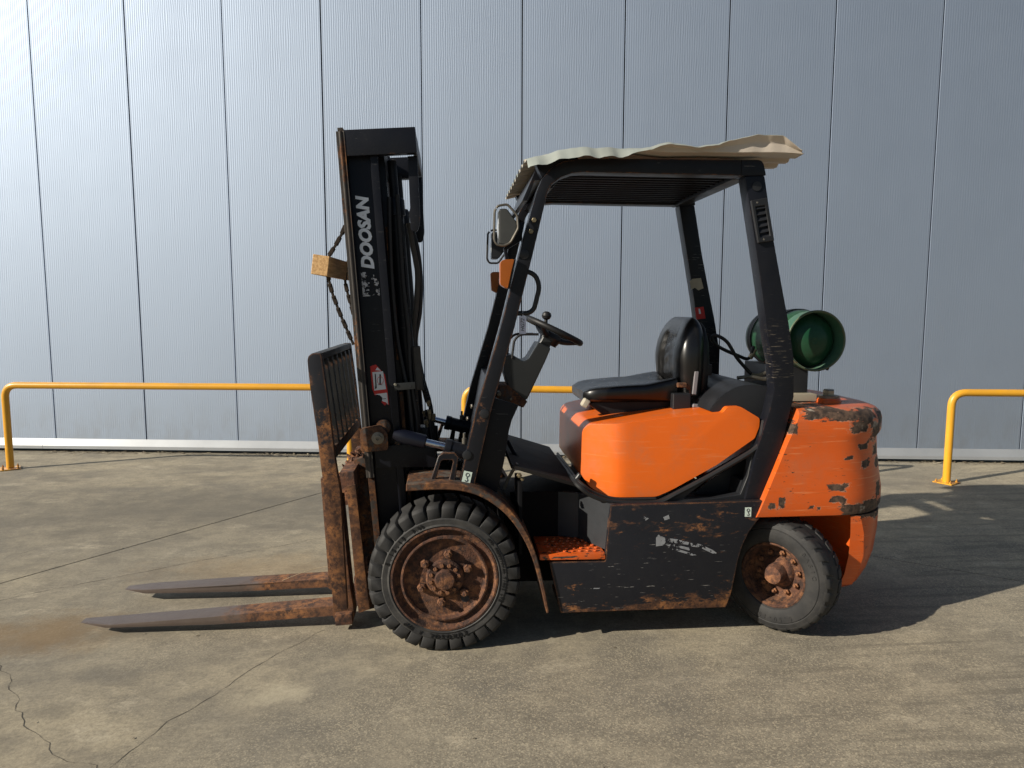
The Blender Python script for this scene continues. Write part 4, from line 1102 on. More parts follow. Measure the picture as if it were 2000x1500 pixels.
# --- carriage, load backrest, forks
CA = Vector((MAX.x, 0, MAX.z))
br_l = [(-0.6143, 1.3666), (-0.6069, 1.3876), (-0.5862, 1.3968), (-0.5543, 1.3967), (-0.5501, 1.3803), (-0.5276, 1.1853), (-0.5022, 0.9059), (-0.4825, 0.7531), (-0.4627, 0.1777), (-0.5249, 0.1698), (-0.5367, 0.3607), (-0.5566, 0.7789), (-0.582, 1.0436), (-0.6044, 1.2332)]
BX = -0.6003
bars_y = [0.20 + k * (0.745 / 7) for k in range(8)]
prism('backrest_upright', round_poly(br_l, [0.01, 0.01, 0.01, 0.01, 0.005, 0, 0, 0, 0, 0, 0, 0, 0, 0], 3), 0.10, 0.145, M_SHANK, truck, 0.005)
prism('backrest_upright', br_l, mir(0.145), mir(0.10), M_SHANK, truck, 0.005)
tp = [(-0.6068, 1.3922), (-0.552, 1.3966), (-0.5482, 1.3663), (-0.6031, 1.3619)]
top_rail = prism('backrest_top_rail', tp, 0.1455, mir(0.1455), M_BARS, truck, 0.004)
lp = [(-0.5311, 0.9569), (-0.5032, 0.9612), (-0.4999, 0.9059), (-0.5256, 0.8991)]
prism('backrest_lower_rail', lp, 0.1455, mir(0.1455), M_BARS, truck, 0.003)
bar_pts = [(-0.6328, 1.3597), (-0.5483, 1.364), (-0.501, 0.9564), (-0.5706, 0.9527)]
bx0 = prism('backrest_bar', bar_pts, 0.0, 0.05, M_BARS, truck, 0.003)
for k in range(6):
    o = bx0 if k == 0 else copy_of(bx0, truck)
    o.location = (0, 0.22 + k * 0.145, 0)
def fork(y0, y1, near):
    if near:
        pts = [(-1.7892, 0.0608), (-1.6592, 0.0401), (-1.1378, 0.0408), (-0.5642, 0.0643), (-0.5521, 0.0424), (-0.4637, 0.0337), (-0.4577, 0.0737), (-0.4752, 0.2026), (-0.5173, 0.766), (-0.5667, 0.767), (-0.5514, 0.1786), (-0.5579, 0.1175), (-1.1852, 0.0796), (-1.6343, 0.0574)]
    else:
        pts = [(-1.7538, 0.0663), (-1.6372, 0.0478), (-1.1551, 0.0458), (-0.6565, 0.0554), (-0.6429, 0.0401), (-0.5559, 0.0371), (-0.5551, 0.0727), (-0.5741, 0.2207), (-0.6188, 0.6711), (-0.6794, 0.6723), (-0.6537, 0.1643), (-0.6525, 0.1025), (-1.2082, 0.0856), (-1.628, 0.0707)]
    f = prism('fork', pts, y0, y1, M_FORK, truck, 0.004, 2, 30)
    # narrow the blade towards its tip
    me = f.data
    x0, x1 = min(v.co.x for v in me.vertices), -0.62
    for v in me.vertices:
        if v.co.x < x0 + 0.25:
            k = ((x0 + 0.25 - v.co.x) / 0.25) ** 2
            c = (y0 + y1) / 2
            v.co.y = c + (v.co.y - c) * (1 - 0.55 * k)
    return f
fk = fork(0.30, 0.42, True); fk['label'] = 'near fork with brown worn tip and orange rusty heel'
fk2 = fork(0.70, 0.82, False); fk2['label'] = 'far fork with brown worn tip'
hp = [(-0.5581, 0.7737), (-0.5001, 0.7725), (-0.4166, 0.1155), (-0.4221, 0.0895), (-0.4519, 0.088), (-0.5265, 0.0751), (-0.5481, 0.1986)]
box('fork_heel_block', (-0.5058, 0.28, 0.0604), (0.085, 0.05, 0.055), M_RUSTW, truck, euler(0, -3, 0), 0.008, 2)
# carriage plates
def cpl(name, pts, y0, y1, mat=M_RUST): return prism(name, pts, y0, y1, mat, truck, 0.005)
cpl('carriage_upper_bar', [(-0.5087, 0.8058), (-0.4402, 0.8096), (-0.4325, 0.7129), (-0.4965, 0.7041)], 0.26, 0.94)
cpl('carriage_lower_bar', [(-0.4518, 0.2745), (-0.387, 0.2776), (-0.3747, 0.1404), (-0.44, 0.1269)], 0.26, 0.94)
for ya, yb in ((0.44, 0.47), (0.73, 0.76)):
    cpl('carriage_side_plate', [(-0.4623, 0.8289), (-0.4055, 0.8438), (-0.3512, 0.1497), (-0.3637, 0.0393), (-0.4219, 0.0248), (-0.4456, 0.3992)], ya, yb, M_FENDER)
cpl('carriage_end_plate', [(-0.4753, 0.7405), (-0.4311, 0.7498), (-0.3746, 0.1162), (-0.43, 0.0971)], 0.245, 0.262, M_SHANK)
cpl('carriage_stop_block', [(-0.511, 0.7109), (-0.4524, 0.7249), (-0.4379, 0.5737), (-0.5025, 0.5599)], 0.80, 0.94)
cpl('carriage_hook_block', [(-0.5376, 0.6938), (-0.478, 0.7066), (-0.4644, 0.5801), (-0.5297, 0.5674)], 0.52, 0.66)
cpl('wear_strip', [(-0.437, 0.5321), (-0.4122, 0.5366), (-0.3957, 0.3701), (-0.4209, 0.3552)], 0.252, 0.262)
cpl('wear_strip', [(-0.3967, 0.3624), (-0.3813, 0.3828), (-0.3843, 0.2308), (-0.4186, 0.2687), (-0.4226, 0.3161)], 0.262, 0.275)
V, F = [], []
rnd = random.Random(11)
for k in range(70):                               # flaking teeth of rust and dried grease on the carriage bar
    t = rnd.random()
    p = Vector((-0.5101, 0.28, 0.7324)).lerp(Vector((-0.4684, 0.8, 0.7761)), t) + Vector((rnd.uniform(-0.02, 0.03), 0, rnd.uniform(-0.03, 0.05)))
    v2, f2 = lathe_data([(rnd.uniform(0.008, 0.02), 0), (rnd.uniform(0.004, 0.012), rnd.uniform(0.01, 0.03)), (0.001, rnd.uniform(0.03, 0.05))], 5, p, (rnd.uniform(-1, 1), rnd.uniform(-1, 1), rnd.uniform(-0.2, 1)), len(V))
    V += v2; F += f2
fl = pydata('rust_scale', V, F, M_RUST, truck, 20); fl['kind'] = 'stuff'

# --- lift chains hanging slack in front of the mast
def chain(path):
    pts = smooth_path(path, 40)
    acc, out, step = 0.0, [pts[0]], 0.030
    for a, b in zip(pts[:-1], pts[1:]):
        acc += (b - a).length
        if acc >= step: out.append(b); acc = 0.0
    V, F = [], []
    for p in out:
        v2, f2 = lathe_data([(0.006, -0.017), (0.006, 0.017)], 8, p, (0, 1, 0), len(V)); V += v2; F += f2
    root = pydata('lift_chain', V, F, M_CHAIN, truck)
    lk = None
    for i, (a, b) in enumerate(zip(out[:-1], out[1:])):
        d = b - a
        if lk is None:
            bm = bmesh.new()
            for yy in (-0.0105, -0.0035, 0.0035, 0.0105):
                bm_box(bm, (0, yy, 0.0), (0.024, 0.0042, 0.043))
            bevel(bm, 0.0016, 1)
            for v in bm.verts:
                v.co.x *= 0.72 + 0.28 * min(1.0, abs(v.co.z) / 0.014)
                if abs(v.co.z) > 0.018: v.co.x *= 0.72
            lk = link('chain_link', bm_mesh(bm, 'chain_link'), M_CHAIN, root); o = lk
        else: o = copy_of(lk, root)
        o.location = (a + b) / 2
        o.rotation_euler = (0, math.atan2(d.x, d.z), 0)
        o.scale = (1.1 if i % 2 else 0.66, 1 if i % 2 else 0.7, d.length / 0.030)
chain([(-0.473, 0.47, 2.0312), (-0.4994, 0.47, 1.9707), (-0.5335, 0.47, 1.9101), (-0.5701, 0.47, 1.8494), (-0.5743, 0.47, 1.7836), (-0.5612, 0.47, 1.7025), (-0.5283, 0.47, 1.6004), (-0.49, 0.47, 1.5027), (-0.4561, 0.47, 1.4199)])
chain([(-0.4954, 0.72, 1.8781), (-0.5248, 0.72, 1.7696), (-0.5158, 0.72, 1.6935), (-0.5009, 0.72, 1.6334), (-0.4809, 0.72, 1.5511)])

# --- steering column, wheel, levers
pod = prism('steering_column', round_poly([(0.306, 1.2826), (0.322, 1.3576), (0.3542, 1.3601), (0.4134, 1.325), (0.4403, 1.3383), (0.4937, 1.4265), (0.5587, 1.3942), (0.5321, 1.3298), (0.4357, 1.125), (0.4141, 1.1171), (0.3437, 1.1584)], [0.02, 0.01, 0.01, 0.02, 0.01, 0.01, 0.01, 0.02, 0.015, 0.01, 0.02]), 0.50, 0.68, M_PLAST, truck, 0.022, 4, 40)
prism('column_neck', [(0.4963, 1.4094), (0.5231, 1.4577), (0.5722, 1.4308), (0.5508, 1.3769)], 0.535, 0.645, M_PLAST, truck, 0.015, 3)
prism('column_collar', [(0.5124, 1.4417), (0.5338, 1.4846), (0.5937, 1.4522), (0.5669, 1.4038)], 0.55, 0.63, M_PLASTD, truck, 0.012, 3)
prism('column_bracket', [(0.2952, 1.202), (0.3329, 1.2017), (0.4357, 1.1142), (0.4142, 1.0817), (0.2683, 1.132)], 0.49, 0.69, M_FENDER, truck, 0.006)
bolt('column_bolt', (0.2836, 0.488, 1.1604), 0.014, 0.02, M_STEEL, truck, 0.01)
bolt('column_bolt', (0.3481, 0.488, 1.1301), 0.008, 0.01, M_STEEL, truck)
wa, wb = Vector((0.4339, 0.6, 1.5558)), Vector((0.7401, 0.6, 1.4102))
wc = (wa + wb) / 2; wr = (wb - wa).length / 2 - 0.012
wx = (wb - wa).normalized(); wy = Vector((0, 1, 0)); wz = wx.cross(wy)
if wz.z < 0: wz = -wz
ring = [wc + (wx * math.cos(t) + wy * math.sin(t)) * wr for t in [2 * math.pi * k / 40 for k in range(40)]]
sw = tube('steering_wheel', ring, 0.0165, M_VINYL2, truck, 12, True)
hubp = wc - wz * 0.040
lathe('wheel_boss', [(0.0, 0.03), (0.05, 0.026), (0.060, 0.0), (0.048, -0.040), (0.0, -0.040)], M_PLASTD, sw, 20, hubp, wz, cap=False)
for a in (R(0), R(125), R(235)):
    e = wc + (wx * math.cos(a) + wy * math.sin(a)) * wr
    tube('wheel_spoke', smooth_path([hubp, hubp.lerp(e, 0.5) - wz * 0.012, e], 5), [0.022 - 0.011 * (k / 10) for k in range(11)], M_PLASTD, sw, 8)
kp = Vector((0.5335, 0.52, 1.5274))
lathe('spinner_knob', [(0.0, -0.005), (0.010, 0.0), (0.009, 0.014), (0.021, 0.022), (0.026, 0.036), (0.022, 0.05), (0.010, 0.058), (0.0, 0.059)], M_VINYL2, sw, 18, kp, (0.1, 0, 1), cap=False)
for dy, du in ((0.50, 0.0), (0.56, -0.022)):
    p = [Vector(q) for q in [(0.4935, 0.5, 1.4666), (0.3968, 0.5, 1.4667), (0.3648, 0.5, 1.4375), (0.3542, 0.5, 1.3414)]]
    tube('control_lever', round_path([Vector((q.x + du, dy, q.z)) for q in p], 0.03, 5), 0.0065, M_RUB, truck, 8)
tube('grab_handle', round_path([(0.3727, 0.12, 1.7761), (0.43, 0.12, 1.7577), (0.4495, 0.12, 1.7013), (0.4236, 0.12, 1.5971), (0.3973, 0.12, 1.5781), (0.3302, 0.12, 1.578)], 0.035, 5), 0.0115, M_PLASTD, truck, 12)

# --- seat
def super_ring(cx, cy, cz, ux, uy, hw, hd, p=3.2, n=36):
    out = []
    for k in range(n):
        t = 2 * math.pi * k / n
        c, s_ = math.cos(t), math.sin(t)
        a = math.copysign(abs(c) ** (2 / p), c); b = math.copysign(abs(s_) ** (2 / p), s_)
        out.append(Vector((cx, cy, cz)) + ux * (a * hd) + uy * (b * hw))
    return out
YS = 0.60
# cushion: sections from front to back
cf, cbk = Vector((0.7201, 0.42, 1.1726)), Vector((1.2028, 0.42, 1.2035))
rings = []
for k in range(15):
    t = k / 14
    e = math.sin(min(1, t / 0.16) * math.pi / 2) ** 0.6
    x = cf.x + (cbk.x - cf.x) * t
    zc = cf.z - 0.022 + 0.005 * math.sin(t * 3.1)
    rings.append(super_ring(x, YS, zc + 0.012 * t, Vector((0, 0, 1)), Vector((0, 1, 0)), (0.205 + 0.035 * math.sin(t * 2.6)) * (0.86 + 0.14 * e), (0.048 + 0.012 * t) * (0.62 + 0.38 * e), 3.4))
seat = loft('seat_cushion', rings, M_VINYL, truck, True, 60)
me = seat.data
for v in me.vertices:                              # dished in the middle, padded at the flanks
    yy = (v.co.y - YS) / 0.22
    if v.co.z > cf.z - 0.02:
        v.co.z += 0.022 * (abs(yy) ** 2.2) - 0.012 + 0.035 * max(0, (v.co.x - cbk.x + 0.16) / 0.16) * abs(yy)
        v.co.z += 0.004 * math.sin(v.co.x * 70) * math.exp(-((abs(yy) - 0.5) / 0.2) ** 2)
prism('seat_pan', [(0.7439, 1.1082), (0.784, 1.1185), (1.1981, 1.1359), (1.2107, 1.0765), (1.1239, 1.045), (0.8254, 1.0485)], 0.42, 0.78, M_VINYL2, truck, 0.01)
prism('seat_slide', [(0.8568, 1.0559), (1.2393, 1.0733), (1.2402, 1.0407), (0.8574, 1.0181)], 0.44, 0.76, M_PLASTD, truck, 0.004)
bb, bt = Vector((1.2854, 0.4, 1.1512)), Vector((1.2899, 0.4, 1.556))
rings = []
for k in range(33):
    t = math.sin(k / 32 * math.pi / 2) ** 0.9
    c = bb.lerp(bt, t)
    q = max(0.0, (t - 0.50) / 0.50)
    dome = math.sqrt(max(0.002, 1 - q ** 3.2))
    hw = 0.245 * (0.93 + 0.09 * math.sin(t * 3.0)) * (0.58 + 0.42 * math.sqrt(max(0.0, 1 - max(0.0, (t - 0.35) / 0.65) ** 2.4)))
    hd = 0.088 * dome * (0.86 + 0.16 * math.sin(t * 3.0))
    rings.append(super_ring(c.x - 0.012 * math.sin(t * 3.0) + 0.012 * q, YS, c.z, Vector((1, 0, 0.06)).normalized(), Vector((0, 1, 0)), hw, hd, 2.9, 128))
back = loft('seat_backrest', rings, M_VINYL, truck, True, 60)
for v in back.data.vertices:                       # hollow front between padded flanks, stitched flutes
    t = (v.co.z - bb.z) / (bt.z - bb.z)
    c = bb.lerp(bt, t)
    yy = (v.co.y - YS) / 0.215
    if v.co.x < c.x - 0.01:
        k = min(1, (c.x - 0.01 - v.co.x) / 0.03)
        dish = 0.050 * math.exp(-(yy / 0.55) ** 4) * min(1, t / 0.08) * (1 - max(0, (t - 0.72) / 0.28))
        flank = abs(yy)
        gro = 1.2 * math.exp(-((flank - 0.58 + 0.22 * t) / 0.045) ** 2) * (1 if 0.04 < t < 0.8 else 0)
        for a in (0.36, 0.50, 0.64):
            gro += math.exp(-((t - a - 0.34 * (0.4 - flank)) / 0.022) ** 2) * math.exp(-((flank - 0.28) / 0.20) ** 4)
        v.co.x += k * (dish + 0.011 * min(1.2, gro))
shell = loft('seat_back_shell', [super_ring(bb.lerp(bt, t).x + 0.070, YS, bb.lerp(bt, t).z - 0.01, Vector((1, 0, 0.06)).normalized(), Vector((0, 1, 0)), h, d_, 3.0) for t, h, d_ in ((-0.10, 0.14, 0.02), (0.05, 0.19, 0.036), (0.4, 0.21, 0.040), (0.7, 0.19, 0.034), (0.88, 0.15, 0.022), (0.95, 0.11, 0.010))], M_VINYL2, truck, True, 60)
box('seat_hinge_block', (1.2153, 0.36, 1.1275), (0.095, 0.05, 0.082), M_PLASTD, truck, None, 0.012, 3)
box('seat_hinge_cap', (1.2218, 0.37, 1.2088), (0.05, 0.03, 0.025), M_FENDER, truck, None, 0.004)
M_BELT = plain('grey_belt_plastic', (0.20, 0.19, 0.20), 0.5)
M_FOAM = plain('torn_seat_foam', (0.46, 0.42, 0.33), 0.9)
box('seat_foam_tear', (0.7251, 0.4, 1.1164), (0.035, 0.05, 0.045), M_FOAM, truck, euler(0, 30, 0), 0.014, 3)
box('slide_lever_tip', (0.8839, 0.34, 1.049), (0.055, 0.02, 0.016), M_FOAM, truck, euler(0, -8, 0), 0.006, 2)
box('belt_buckle', (1.2895, 0.355, 1.2205), (0.022, 0.012, 0.12), M_BELT, truck, euler(0, 5, 0), 0.003)
box('belt_buckle', (1.2967, 0.35, 1.1013), (0.05, 0.03, 0.022), M_BELT, truck, euler(0, 8, 0), 0.006)
box('seat_back_bracket', (1.3739, 0.42, 1.2832), (0.04, 0.05, 0.06), M_VINYL2, truck, None, 0.012, 2)
tube('seat_side_lever', smooth_path([(0.9092, 0.82, 1.1836), (0.975, 0.82, 1.195), (1.1104, 0.82, 1.1941)], 4), 0.010, M_PLASTD, truck, 8)

# --- work lamps with wire guards, amber indicators
def work_lamp(y, pts, loop, near):
    body = prism('work_lamp', round_poly(pts, 0.012), y - 0.055, y + 0.055, M_LAMP if near else M_PLASTD, truck, 0.018, 3, 40)
    xl = min(v.co.x for v in body.data.vertices); zc = sum(v.co.z for v in body.data.vertices) / len(body.data.vertices)
    lathe('lamp_lens', [(0.0, -0.004), (0.045, 0.002), (0.050, 0.008)], M_GLASS, body, 24, (xl - 0.003, y, zc), (1, 0, 0), cap=False)
    tube('lamp_wire_guard', round_path(loop + loop[:2], 0.011, 4)[1:-1], 0.0055, M_STEEL if near else M_RUB, body, 8)
work_lamp(0.10, [(0.2551, 2.0437), (0.2901, 2.0464), (0.337, 1.9829), (0.3324, 1.9276), (0.2949, 1.8835), (0.255, 1.8877)], [(0.2353, 0.045, 2.0338), (0.249, 0.045, 2.0564), (0.2926, 0.045, 2.0637), (0.3364, 0.045, 2.0171), (0.3412, 0.045, 1.9585), (0.3066, 0.045, 1.8948), (0.2789, 0.045, 1.8809), (0.2443, 0.045, 1.8851), (0.2328, 0.045, 1.9076)], True)
work_lamp(0.98, [(0.2733, 2.0343), (0.3118, 2.0347), (0.3504, 1.9914), (0.3504, 1.9329), (0.3147, 1.8857), (0.273, 1.8854)], [(0.2523, 0.92, 2.0279), (0.2786, 0.92, 2.0453), (0.3136, 0.92, 2.0429), (0.3605, 0.92, 1.9859), (0.3605, 0.92, 1.9282), (0.3106, 0.92, 1.8584), (0.2607, 0.92, 1.8581), (0.2461, 0.92, 1.8811)], False)
prism('lamp_bracket', [(0.3341, 1.9898), (0.3814, 1.9996), (0.3627, 1.9114), (0.2965, 1.8689), (0.306, 1.8294), (0.2918, 1.8223), (0.2823, 1.8735)], 0.13, 0.16, M_BLACK2, truck, 0.003)
prism('lamp_bracket', [(0.3504, 2.0788), (0.4037, 2.1375), (0.3891, 1.9918), (0.3653, 1.933)], 0.96, 0.99, M_BLACK2, truck, 0.003)
for y, pts in ((0.05, [(0.2608, 1.8083), (0.2747, 1.8198), (0.3257, 1.8225), (0.3119, 1.7675), (0.2957, 1.6893), (0.2817, 1.6939), (0.2608, 1.7099)]), (1.06, [(0.2745, 1.807), (0.2867, 1.8161), (0.3292, 1.8163), (0.3231, 1.7411), (0.3139, 1.6898), (0.2804, 1.7078)])):
    prism('indicator_lamp', round_poly(pts, 0.008), y, y + 0.07, M_AMBER, truck, 0.010, 3, 40)
prism('indicator_base', [(0.3267, 1.8232), (0.3336, 1.8232), (0.3059, 1.6896), (0.2965, 1.6896)], 0.06, 0.115, M_PLASTD, truck, 0.002)

# --- stickers and lettering
def on_plane(me, origin, ex, ez, name, mat, parent):
    """lay lettering (drawn in its own x, y) on a plane spanned by ex (reading direction) and ez (up)"""
    ex, ez = Vector(ex).normalized(), Vector(ez).normalized()
    n = ex.cross(ez)
    m = Matrix(((ex.x, ez.x, n.x, origin[0]), (ex.y, ez.y, n.y, origin[1]), (ex.z, ez.z, n.z, origin[2]), (0, 0, 0, 1)))
    me.transform(m)
    return link(name, me, mat, parent, 0)
rl = [o for o in truck.children if o.name.startswith('outer_mast_rail')][0]
o = on_plane(text_mesh('DOOSAN', 0.078, 0.22, 0.0040, 0.0006), mp(0.093, (MB - MB).length + 0.0, 0.2908) + MU * (Vector((-0.3441, 0.29, 1.9539)) - mp(0.093, 0, 0.29)).dot(MU), MU, -MAX, 'maker_lettering', M_LOGO, rl)
bb_ = [v.co.dot(MU) for v in o.data.vertices]
mid_ = o.data.vertices[0].co.copy()
def quad(name, pts, mat, parent):
    return pydata(name, pts, [tuple(range(len(pts)))], mat, parent, 0)
def decal(name, a0, a1, h0, h1, y, mat, parent): return quad(name, [mp(a, h, y) for a, h in ((a0, h0), (a1, h0), (a1, h1), (a0, h1))], mat, parent)
hd = lambda q: (Vector(q) - MB).dot(MU)
ad = lambda q: (Vector(q) - MB).dot(MAX)
h0, h1 = hd((-0.3352, 0.29, 1.6593)), hd((-0.3475, 0.29, 1.7734))
decal('peeled_label', 0.055, 0.135, h0, h1, 0.2910, M_PEEL, rl)
# warning label: red field, white boxes, pictogram
def mpoly(name, px, y, mat, parent):
    return quad(name, [Vector((x, y, z)) for x, z in px], mat, parent)
wl = mpoly('warning_label', [(-0.3539, 1.3194), (-0.344, 1.3244), (-0.3267, 1.3292), (-0.3003, 1.2992), (-0.2834, 1.2791), (-0.2725, 1.1964), (-0.2663, 1.1283), (-0.2784, 1.1385), (-0.286, 1.1285), (-0.303, 1.1438), (-0.2953, 1.1639), (-0.3122, 1.1841), (-0.3344, 1.1793), (-0.3462, 1.2095)], 0.2912, M_RED, rl)
mpoly('label_field', [(-0.3446, 1.292), (-0.293, 1.2967), (-0.2797, 1.209), (-0.3365, 1.2019)], 0.2907, M_WHITE, wl)
mpoly('label_field', [(-0.3297, 1.3019), (-0.3196, 1.3168), (-0.3028, 1.2992)], 0.2907, M_WHITE, wl)
mpoly('label_field', [(-0.3343, 1.1843), (-0.2751, 1.1914), (-0.2711, 1.1334), (-0.2808, 1.1436), (-0.3004, 1.1513), (-0.2977, 1.1664), (-0.3098, 1.1791)], 0.2907, M_WHITE, wl)
mpoly('label_print', [(-0.3325, 1.2844), (-0.3276, 1.2844), (-0.3239, 1.2143), (-0.3339, 1.2094), (-0.331, 1.2294)], 0.2903, M_INK, wl)
mpoly('label_print', [(-0.3104, 1.2818), (-0.3031, 1.2817), (-0.304, 1.2317), (-0.2966, 1.2317), (-0.2966, 1.2292), (-0.3188, 1.2293), (-0.3187, 1.2318), (-0.3113, 1.2318)], 0.2903, M_INK, wl)
cq = Vector((-0.3061, 0.29, 1.2518))
tube('label_print', [Vector((cq.x + 0.015 * math.cos(t), 0.2903, cq.z + 0.018 * math.sin(t))) for t in [2 * math.pi * k / 20 for k in range(20)]], 0.0012, M_RED, wl, 4, True)
mpoly('label_print', [(-0.3052, 1.1615), (-0.2805, 1.1637), (-0.2805, 1.1612), (-0.3052, 1.1589)], 0.2903, M_INK, wl)
def hook_label(q, w, h, tilt, parent):
    c = Vector(q)
    e, u = Vector((math.cos(tilt), 0, math.sin(tilt))), Vector((-math.sin(tilt), 0, math.cos(tilt)))
    lab = quad('lifting_point_label', [c - e * w - u * h, c + e * w - u * h, c + e * w + u * h, c - e * w + u * h], M_MINT, parent)
    at = lambda a, b: c + e * (a * w) + u * (b * h) - Vector((0, 0.0008, 0))
    tube('hook_print', [at(0.42 * math.cos(t), 0.42 + 0.30 * math.sin(t)) for t in [2 * math.pi * k / 14 for k in range(14)]], 0.0014, M_INK, lab, 5, True)
    tube('hook_print', [at(a, b) for a, b in ((0.0, 0.12), (0.0, -0.18), (0.28, -0.38), (0.20, -0.66), (-0.08, -0.74), (-0.32, -0.56))], 0.0016, M_INK, lab, 5)
fpn = [o for o in truck.children if o.name.startswith('guard_side_frame')][0]
skn = [o for o in truck.children if o.name.startswith('side_skirt')][0]
hook_label((0.1065, 0.079, 0.8147), 0.020, 0.028, R(-13), fpn)
hook_label((1.4612, 0.049, 0.624), 0.016, 0.023, R(0), skn)
# remains of a silver sticker on the skirt
def shard(px): return quad('sticker_shard', [Vector((x, 0.0487, z)) for x, z in px], M_PEEL2, skn)
for px in ([(1.009, 0.5086), (1.0212, 0.5235), (1.0518, 0.5075), (1.1125, 0.4982), (1.1736, 0.4813), (1.1689, 0.4687), (1.0978, 0.4809), (1.0573, 0.487), (1.0477, 0.4696), (1.0101, 0.4656)], [(1.0576, 0.4769), (1.1031, 0.4731), (1.1795, 0.4531), (1.1748, 0.4405), (1.1085, 0.4602), (1.0528, 0.4669)], [(1.1788, 0.4786), (1.2246, 0.4722), (1.2918, 0.4397), (1.3128, 0.4238), (1.2976, 0.4191), (1.2252, 0.4544), (1.1844, 0.4606)],
           [(1.068, 0.4614), (1.1342, 0.4442), (1.2161, 0.4163), (1.1908, 0.4145), (1.0886, 0.4481)], [(0.9292, 0.6114), (0.9588, 0.6282), (0.9743, 0.6053), (0.9447, 0.5859)], [(1.0417, 0.6086), (1.069, 0.6205), (1.0746, 0.5977), (1.0496, 0.5933)], [(0.711, 0.269), (0.741, 0.268), (0.736, 0.2631), (0.7061, 0.2641)]):
    shard(px)
# red sticker on the far rear post
xr_, zr_ = [(1.541, 1.6102), (1.5425, 1.5607)][0]
quad('red_post_label', [Vector((x, mir(0.1655) - 0.0008, z)) for x, z in [(1.5138, 1.607), (1.5679, 1.6133), (1.5829, 1.5421), (1.5255, 1.5359)]], M_RED, truck)
quad('red_post_label_print', [Vector((x, mir(0.1655) - 0.0014, z)) for x, z in [(1.5363, 1.6009), (1.5459, 1.6009), (1.5532, 1.57), (1.5404, 1.57)]], M_WHITE, truck)
quad('bare_post_patch', [Vector((x, mir(0.1655) - 0.0008, z)) for x, z in [(1.4773, 1.7669), (1.4928, 1.7792), (1.5466, 1.7856), (1.5644, 1.7243), (1.533, 1.7119), (1.5102, 1.7271), (1.4883, 1.7148)]], M_TAN, truck)

# --- gas bottle cradle and hose
cyl_a = Vector((1.8852, 0.27, 1.439))
prism('bottle_cradle', [(cyl_a.x - 0.13, 1.165), (cyl_a.x + 0.01, 1.165), (cyl_a.x + 0.01, cyl_a.z - 0.14), (cyl_a.x - 0.13, cyl_a.z - 0.14)], 0.36, 0.84, M_PLASTD, truck)
prism('cradle_plate', [(cyl_a.x - 0.22, 1.128), (cyl_a.x + 0.03, 1.128), (cyl_a.x + 0.03, 1.164), (cyl_a.x - 0.22, 1.164)], 0.30, 0.90, M_TAN, truck, 0.003)
box('cradle_bracket', (1.8, 0.62, 1.2808), (0.04, 0.05, 0.06), M_FENDER, truck)
tube('gas_hose', smooth_path([(1.71, 0.62, 1.3952), (1.6832, 0.62, 1.327), (1.6097, 0.6, 1.3457), (1.4986, 0.58, 1.3923), (1.4464, 0.56, 1.438), (1.4648, 0.55, 1.4577), (1.5289, 0.55, 1.4216), (1.5894, 0.55, 1.3323), (1.6736, 0.55, 1.2422)], 8), 0.0095, M_HOSE, truck, 10)
lathe('gas_coupling', [(0.011, 0), (0.014, 0.004), (0.014, 0.03), (0.009, 0.032), (0.009, 0.06), (0, 0.06)], M_BRASS, truck, 8, (1.6891, 0.62, 1.327), (0.55, 0, 0.8))
tube('gas_pipe', smooth_path([(1.6678, 0.55, 1.2423), (1.7086, 0.55, 1.2364), (1.7706, 0.56, 1.252), (1.796, 0.55, 1.2301)], 5), 0.012, M_STEEL, truck, 10)
tube('gas_pipe', smooth_path([(1.5724, 0.5, 1.2309), (1.6435, 0.5, 1.236), (1.7155, 0.5, 1.2244), (1.7583, 0.5, 1.2296)], 5), 0.010, M_STEEL, truck, 10)

# ------------------------------------------------------------------ things resting on the forklift
M_GREEN = paint('green_bottle_paint', (0.010, 0.058, 0.026), 0.34, rust=0.67, rscale=8, edge=0.05, dust=0.22, dustcol=(0.22, 0.28, 0.20), var=0.35)
M_GREENR = paint('chipped_green_collar', (0.055, 0.150, 0.095), 0.45, rust=0.56, rscale=10, edge=0.30, dust=0.3, dustcol=(0.30, 0.34, 0.26), rcol=(0.12, 0.085, 0.045))
gas = empty('gas_bottle', (cyl_a.x, 0.27, cyl_a.z))
thing(gas, 'dented green gas bottle lying across the back of the forklift', 'gas bottle')
rb = 0.158
lathe('bottle_body', [(0.0, 0.016), (0.035, 0.018), (0.07, 0.027), (0.105, 0.045), (0.132, 0.075), (0.148, 0.110), (rb, 0.160), (rb, 0.48), (0.150, 0.525), (0.125, 0.565), (0.08, 0.595), (0.03, 0.608), (0.0, 0.61)], M_GREEN, gas, 48, cap=False, sharp=60)
lathe('bottle_dimple', [(0.022, 0.0165), (0.016, 0.0150), (0.010, 0.0165), (0.0, 0.019)], M_GREEN, gas, 20, cap=False)
lathe('foot_ring', [(0.138, 0.118), (0.150, 0.09), (0.152, 0.012), (0.156, 0.003), (0.152, -0.003), (0.145, 0.0), (0.144, 0.012), (0.144, 0.09), (0.136, 0.112)], M_GREENR, gas, 56, cap=False)
for y in (0.19, 0.43):
    lathe('bottle_strap', [(rb + 0.001, y), (rb + 0.005, y), (rb + 0.005, y + 0.045), (rb + 0.001, y + 0.045)], M_RUB, gas, 48, cap=False)
box('strap_latch', (0.13, 0.22, 0.105), (0.03, 0.05, 0.03), M_PLASTD, gas, euler(0, -40, 0))
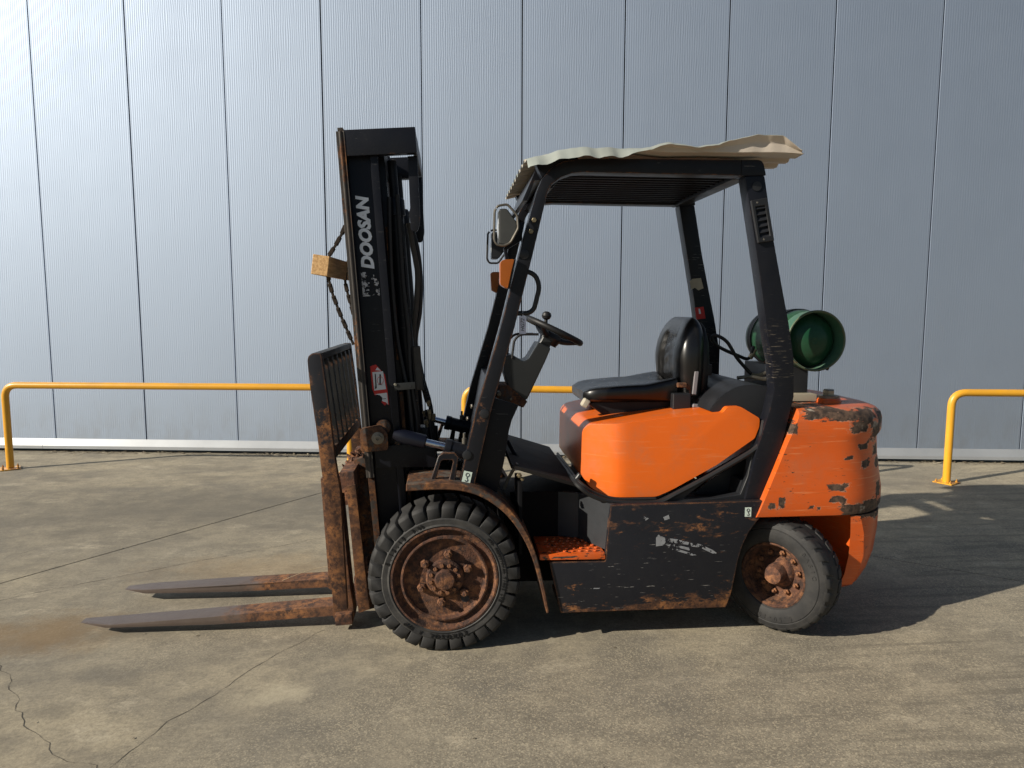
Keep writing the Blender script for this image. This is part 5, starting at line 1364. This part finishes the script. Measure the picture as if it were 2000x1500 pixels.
box('strap_tail', (0.125, 0.10, -0.135), (0.012, 0.02, 0.05), M_RUB, gas, euler(0, 20, 0))
box('valve_guard', (-0.05, 0.59, 0.05), (0.05, 0.05, 0.03), M_FENDER, gas)

M_WOOD = None
def make_wood():
    s = NT('pine_timber')
    g = s.noise(14, 5, 0.6, s.map((6, 0.5, 6)))
    c = s.mix(s.ramp(g, 0.35, 0.65), (0.66, 0.42, 0.19), (0.44, 0.25, 0.10))
    c = s.mix(s.ramp(s.noise(5, 5), 0.55, 0.7, 0, 0.5), c, (0.27, 0.16, 0.08))
    s.bump(g, 0.15, 0.003)
    return s.out(c, 0.7, 0.0)
M_WOOD = make_wood()
ta = Vector((-0.5597, 0.3, 1.8039))
tim = box('timber_block', (0, 0, 0), (0.078, 0.60, 0.095), M_WOOD, None, None, 0.002)
tim.location = ta + Vector((0.0, 0.30, 0.0)); tim.rotation_euler = (0, R(8), R(-4))
thing(tim, 'short pine timber block jammed between the lift chain and the mast', 'timber')

tag = empty('paper_tag', (0.37, 0.11, 1.5449))
thing(tag, 'small white tag with handwritten number hanging from the grab handle', 'tag')
M_TAG = plain('tag_card', (0.62, 0.64, 0.78), 0.6, 0, 0.1)
bm = bm_prism(round_poly([(-0.017, -0.062), (0.017, -0.062), (0.017, 0.020), (-0.017, 0.020)], 0.007), 0.0, 0.0012)
link('tag_card', bm_mesh(bm, 'tag_card'), M_TAG, tag)
tube('tag_string', [(0, 0.0006, 0.016), (0.001, 0.0, 0.03), (-0.001, 0.0, 0.046)], 0.0012, M_TAG, tag, 6)
on_plane(text_mesh('HG72', 0.024, 0.25, 0.0001, 0.0002), (0, -0.0008, -0.021), (0, 0, 1), (-1, 0, 0), 'tag_writing', M_INK, tag)

straw = tube('straw', smooth_path([(-0.9334, 0.71, 0.0812), (-0.9048, 0.72, 0.094), (-0.8466, 0.75, 0.1101), (-0.7552, 0.79, 0.1278), (-0.6728, 0.81, 0.1358)], 5), 0.0016, plain('dry_straw', (0.55, 0.46, 0.30), 0.7), None, 6)
thing(straw, 'thin pale strand of dry straw lying across the far fork', 'straw')
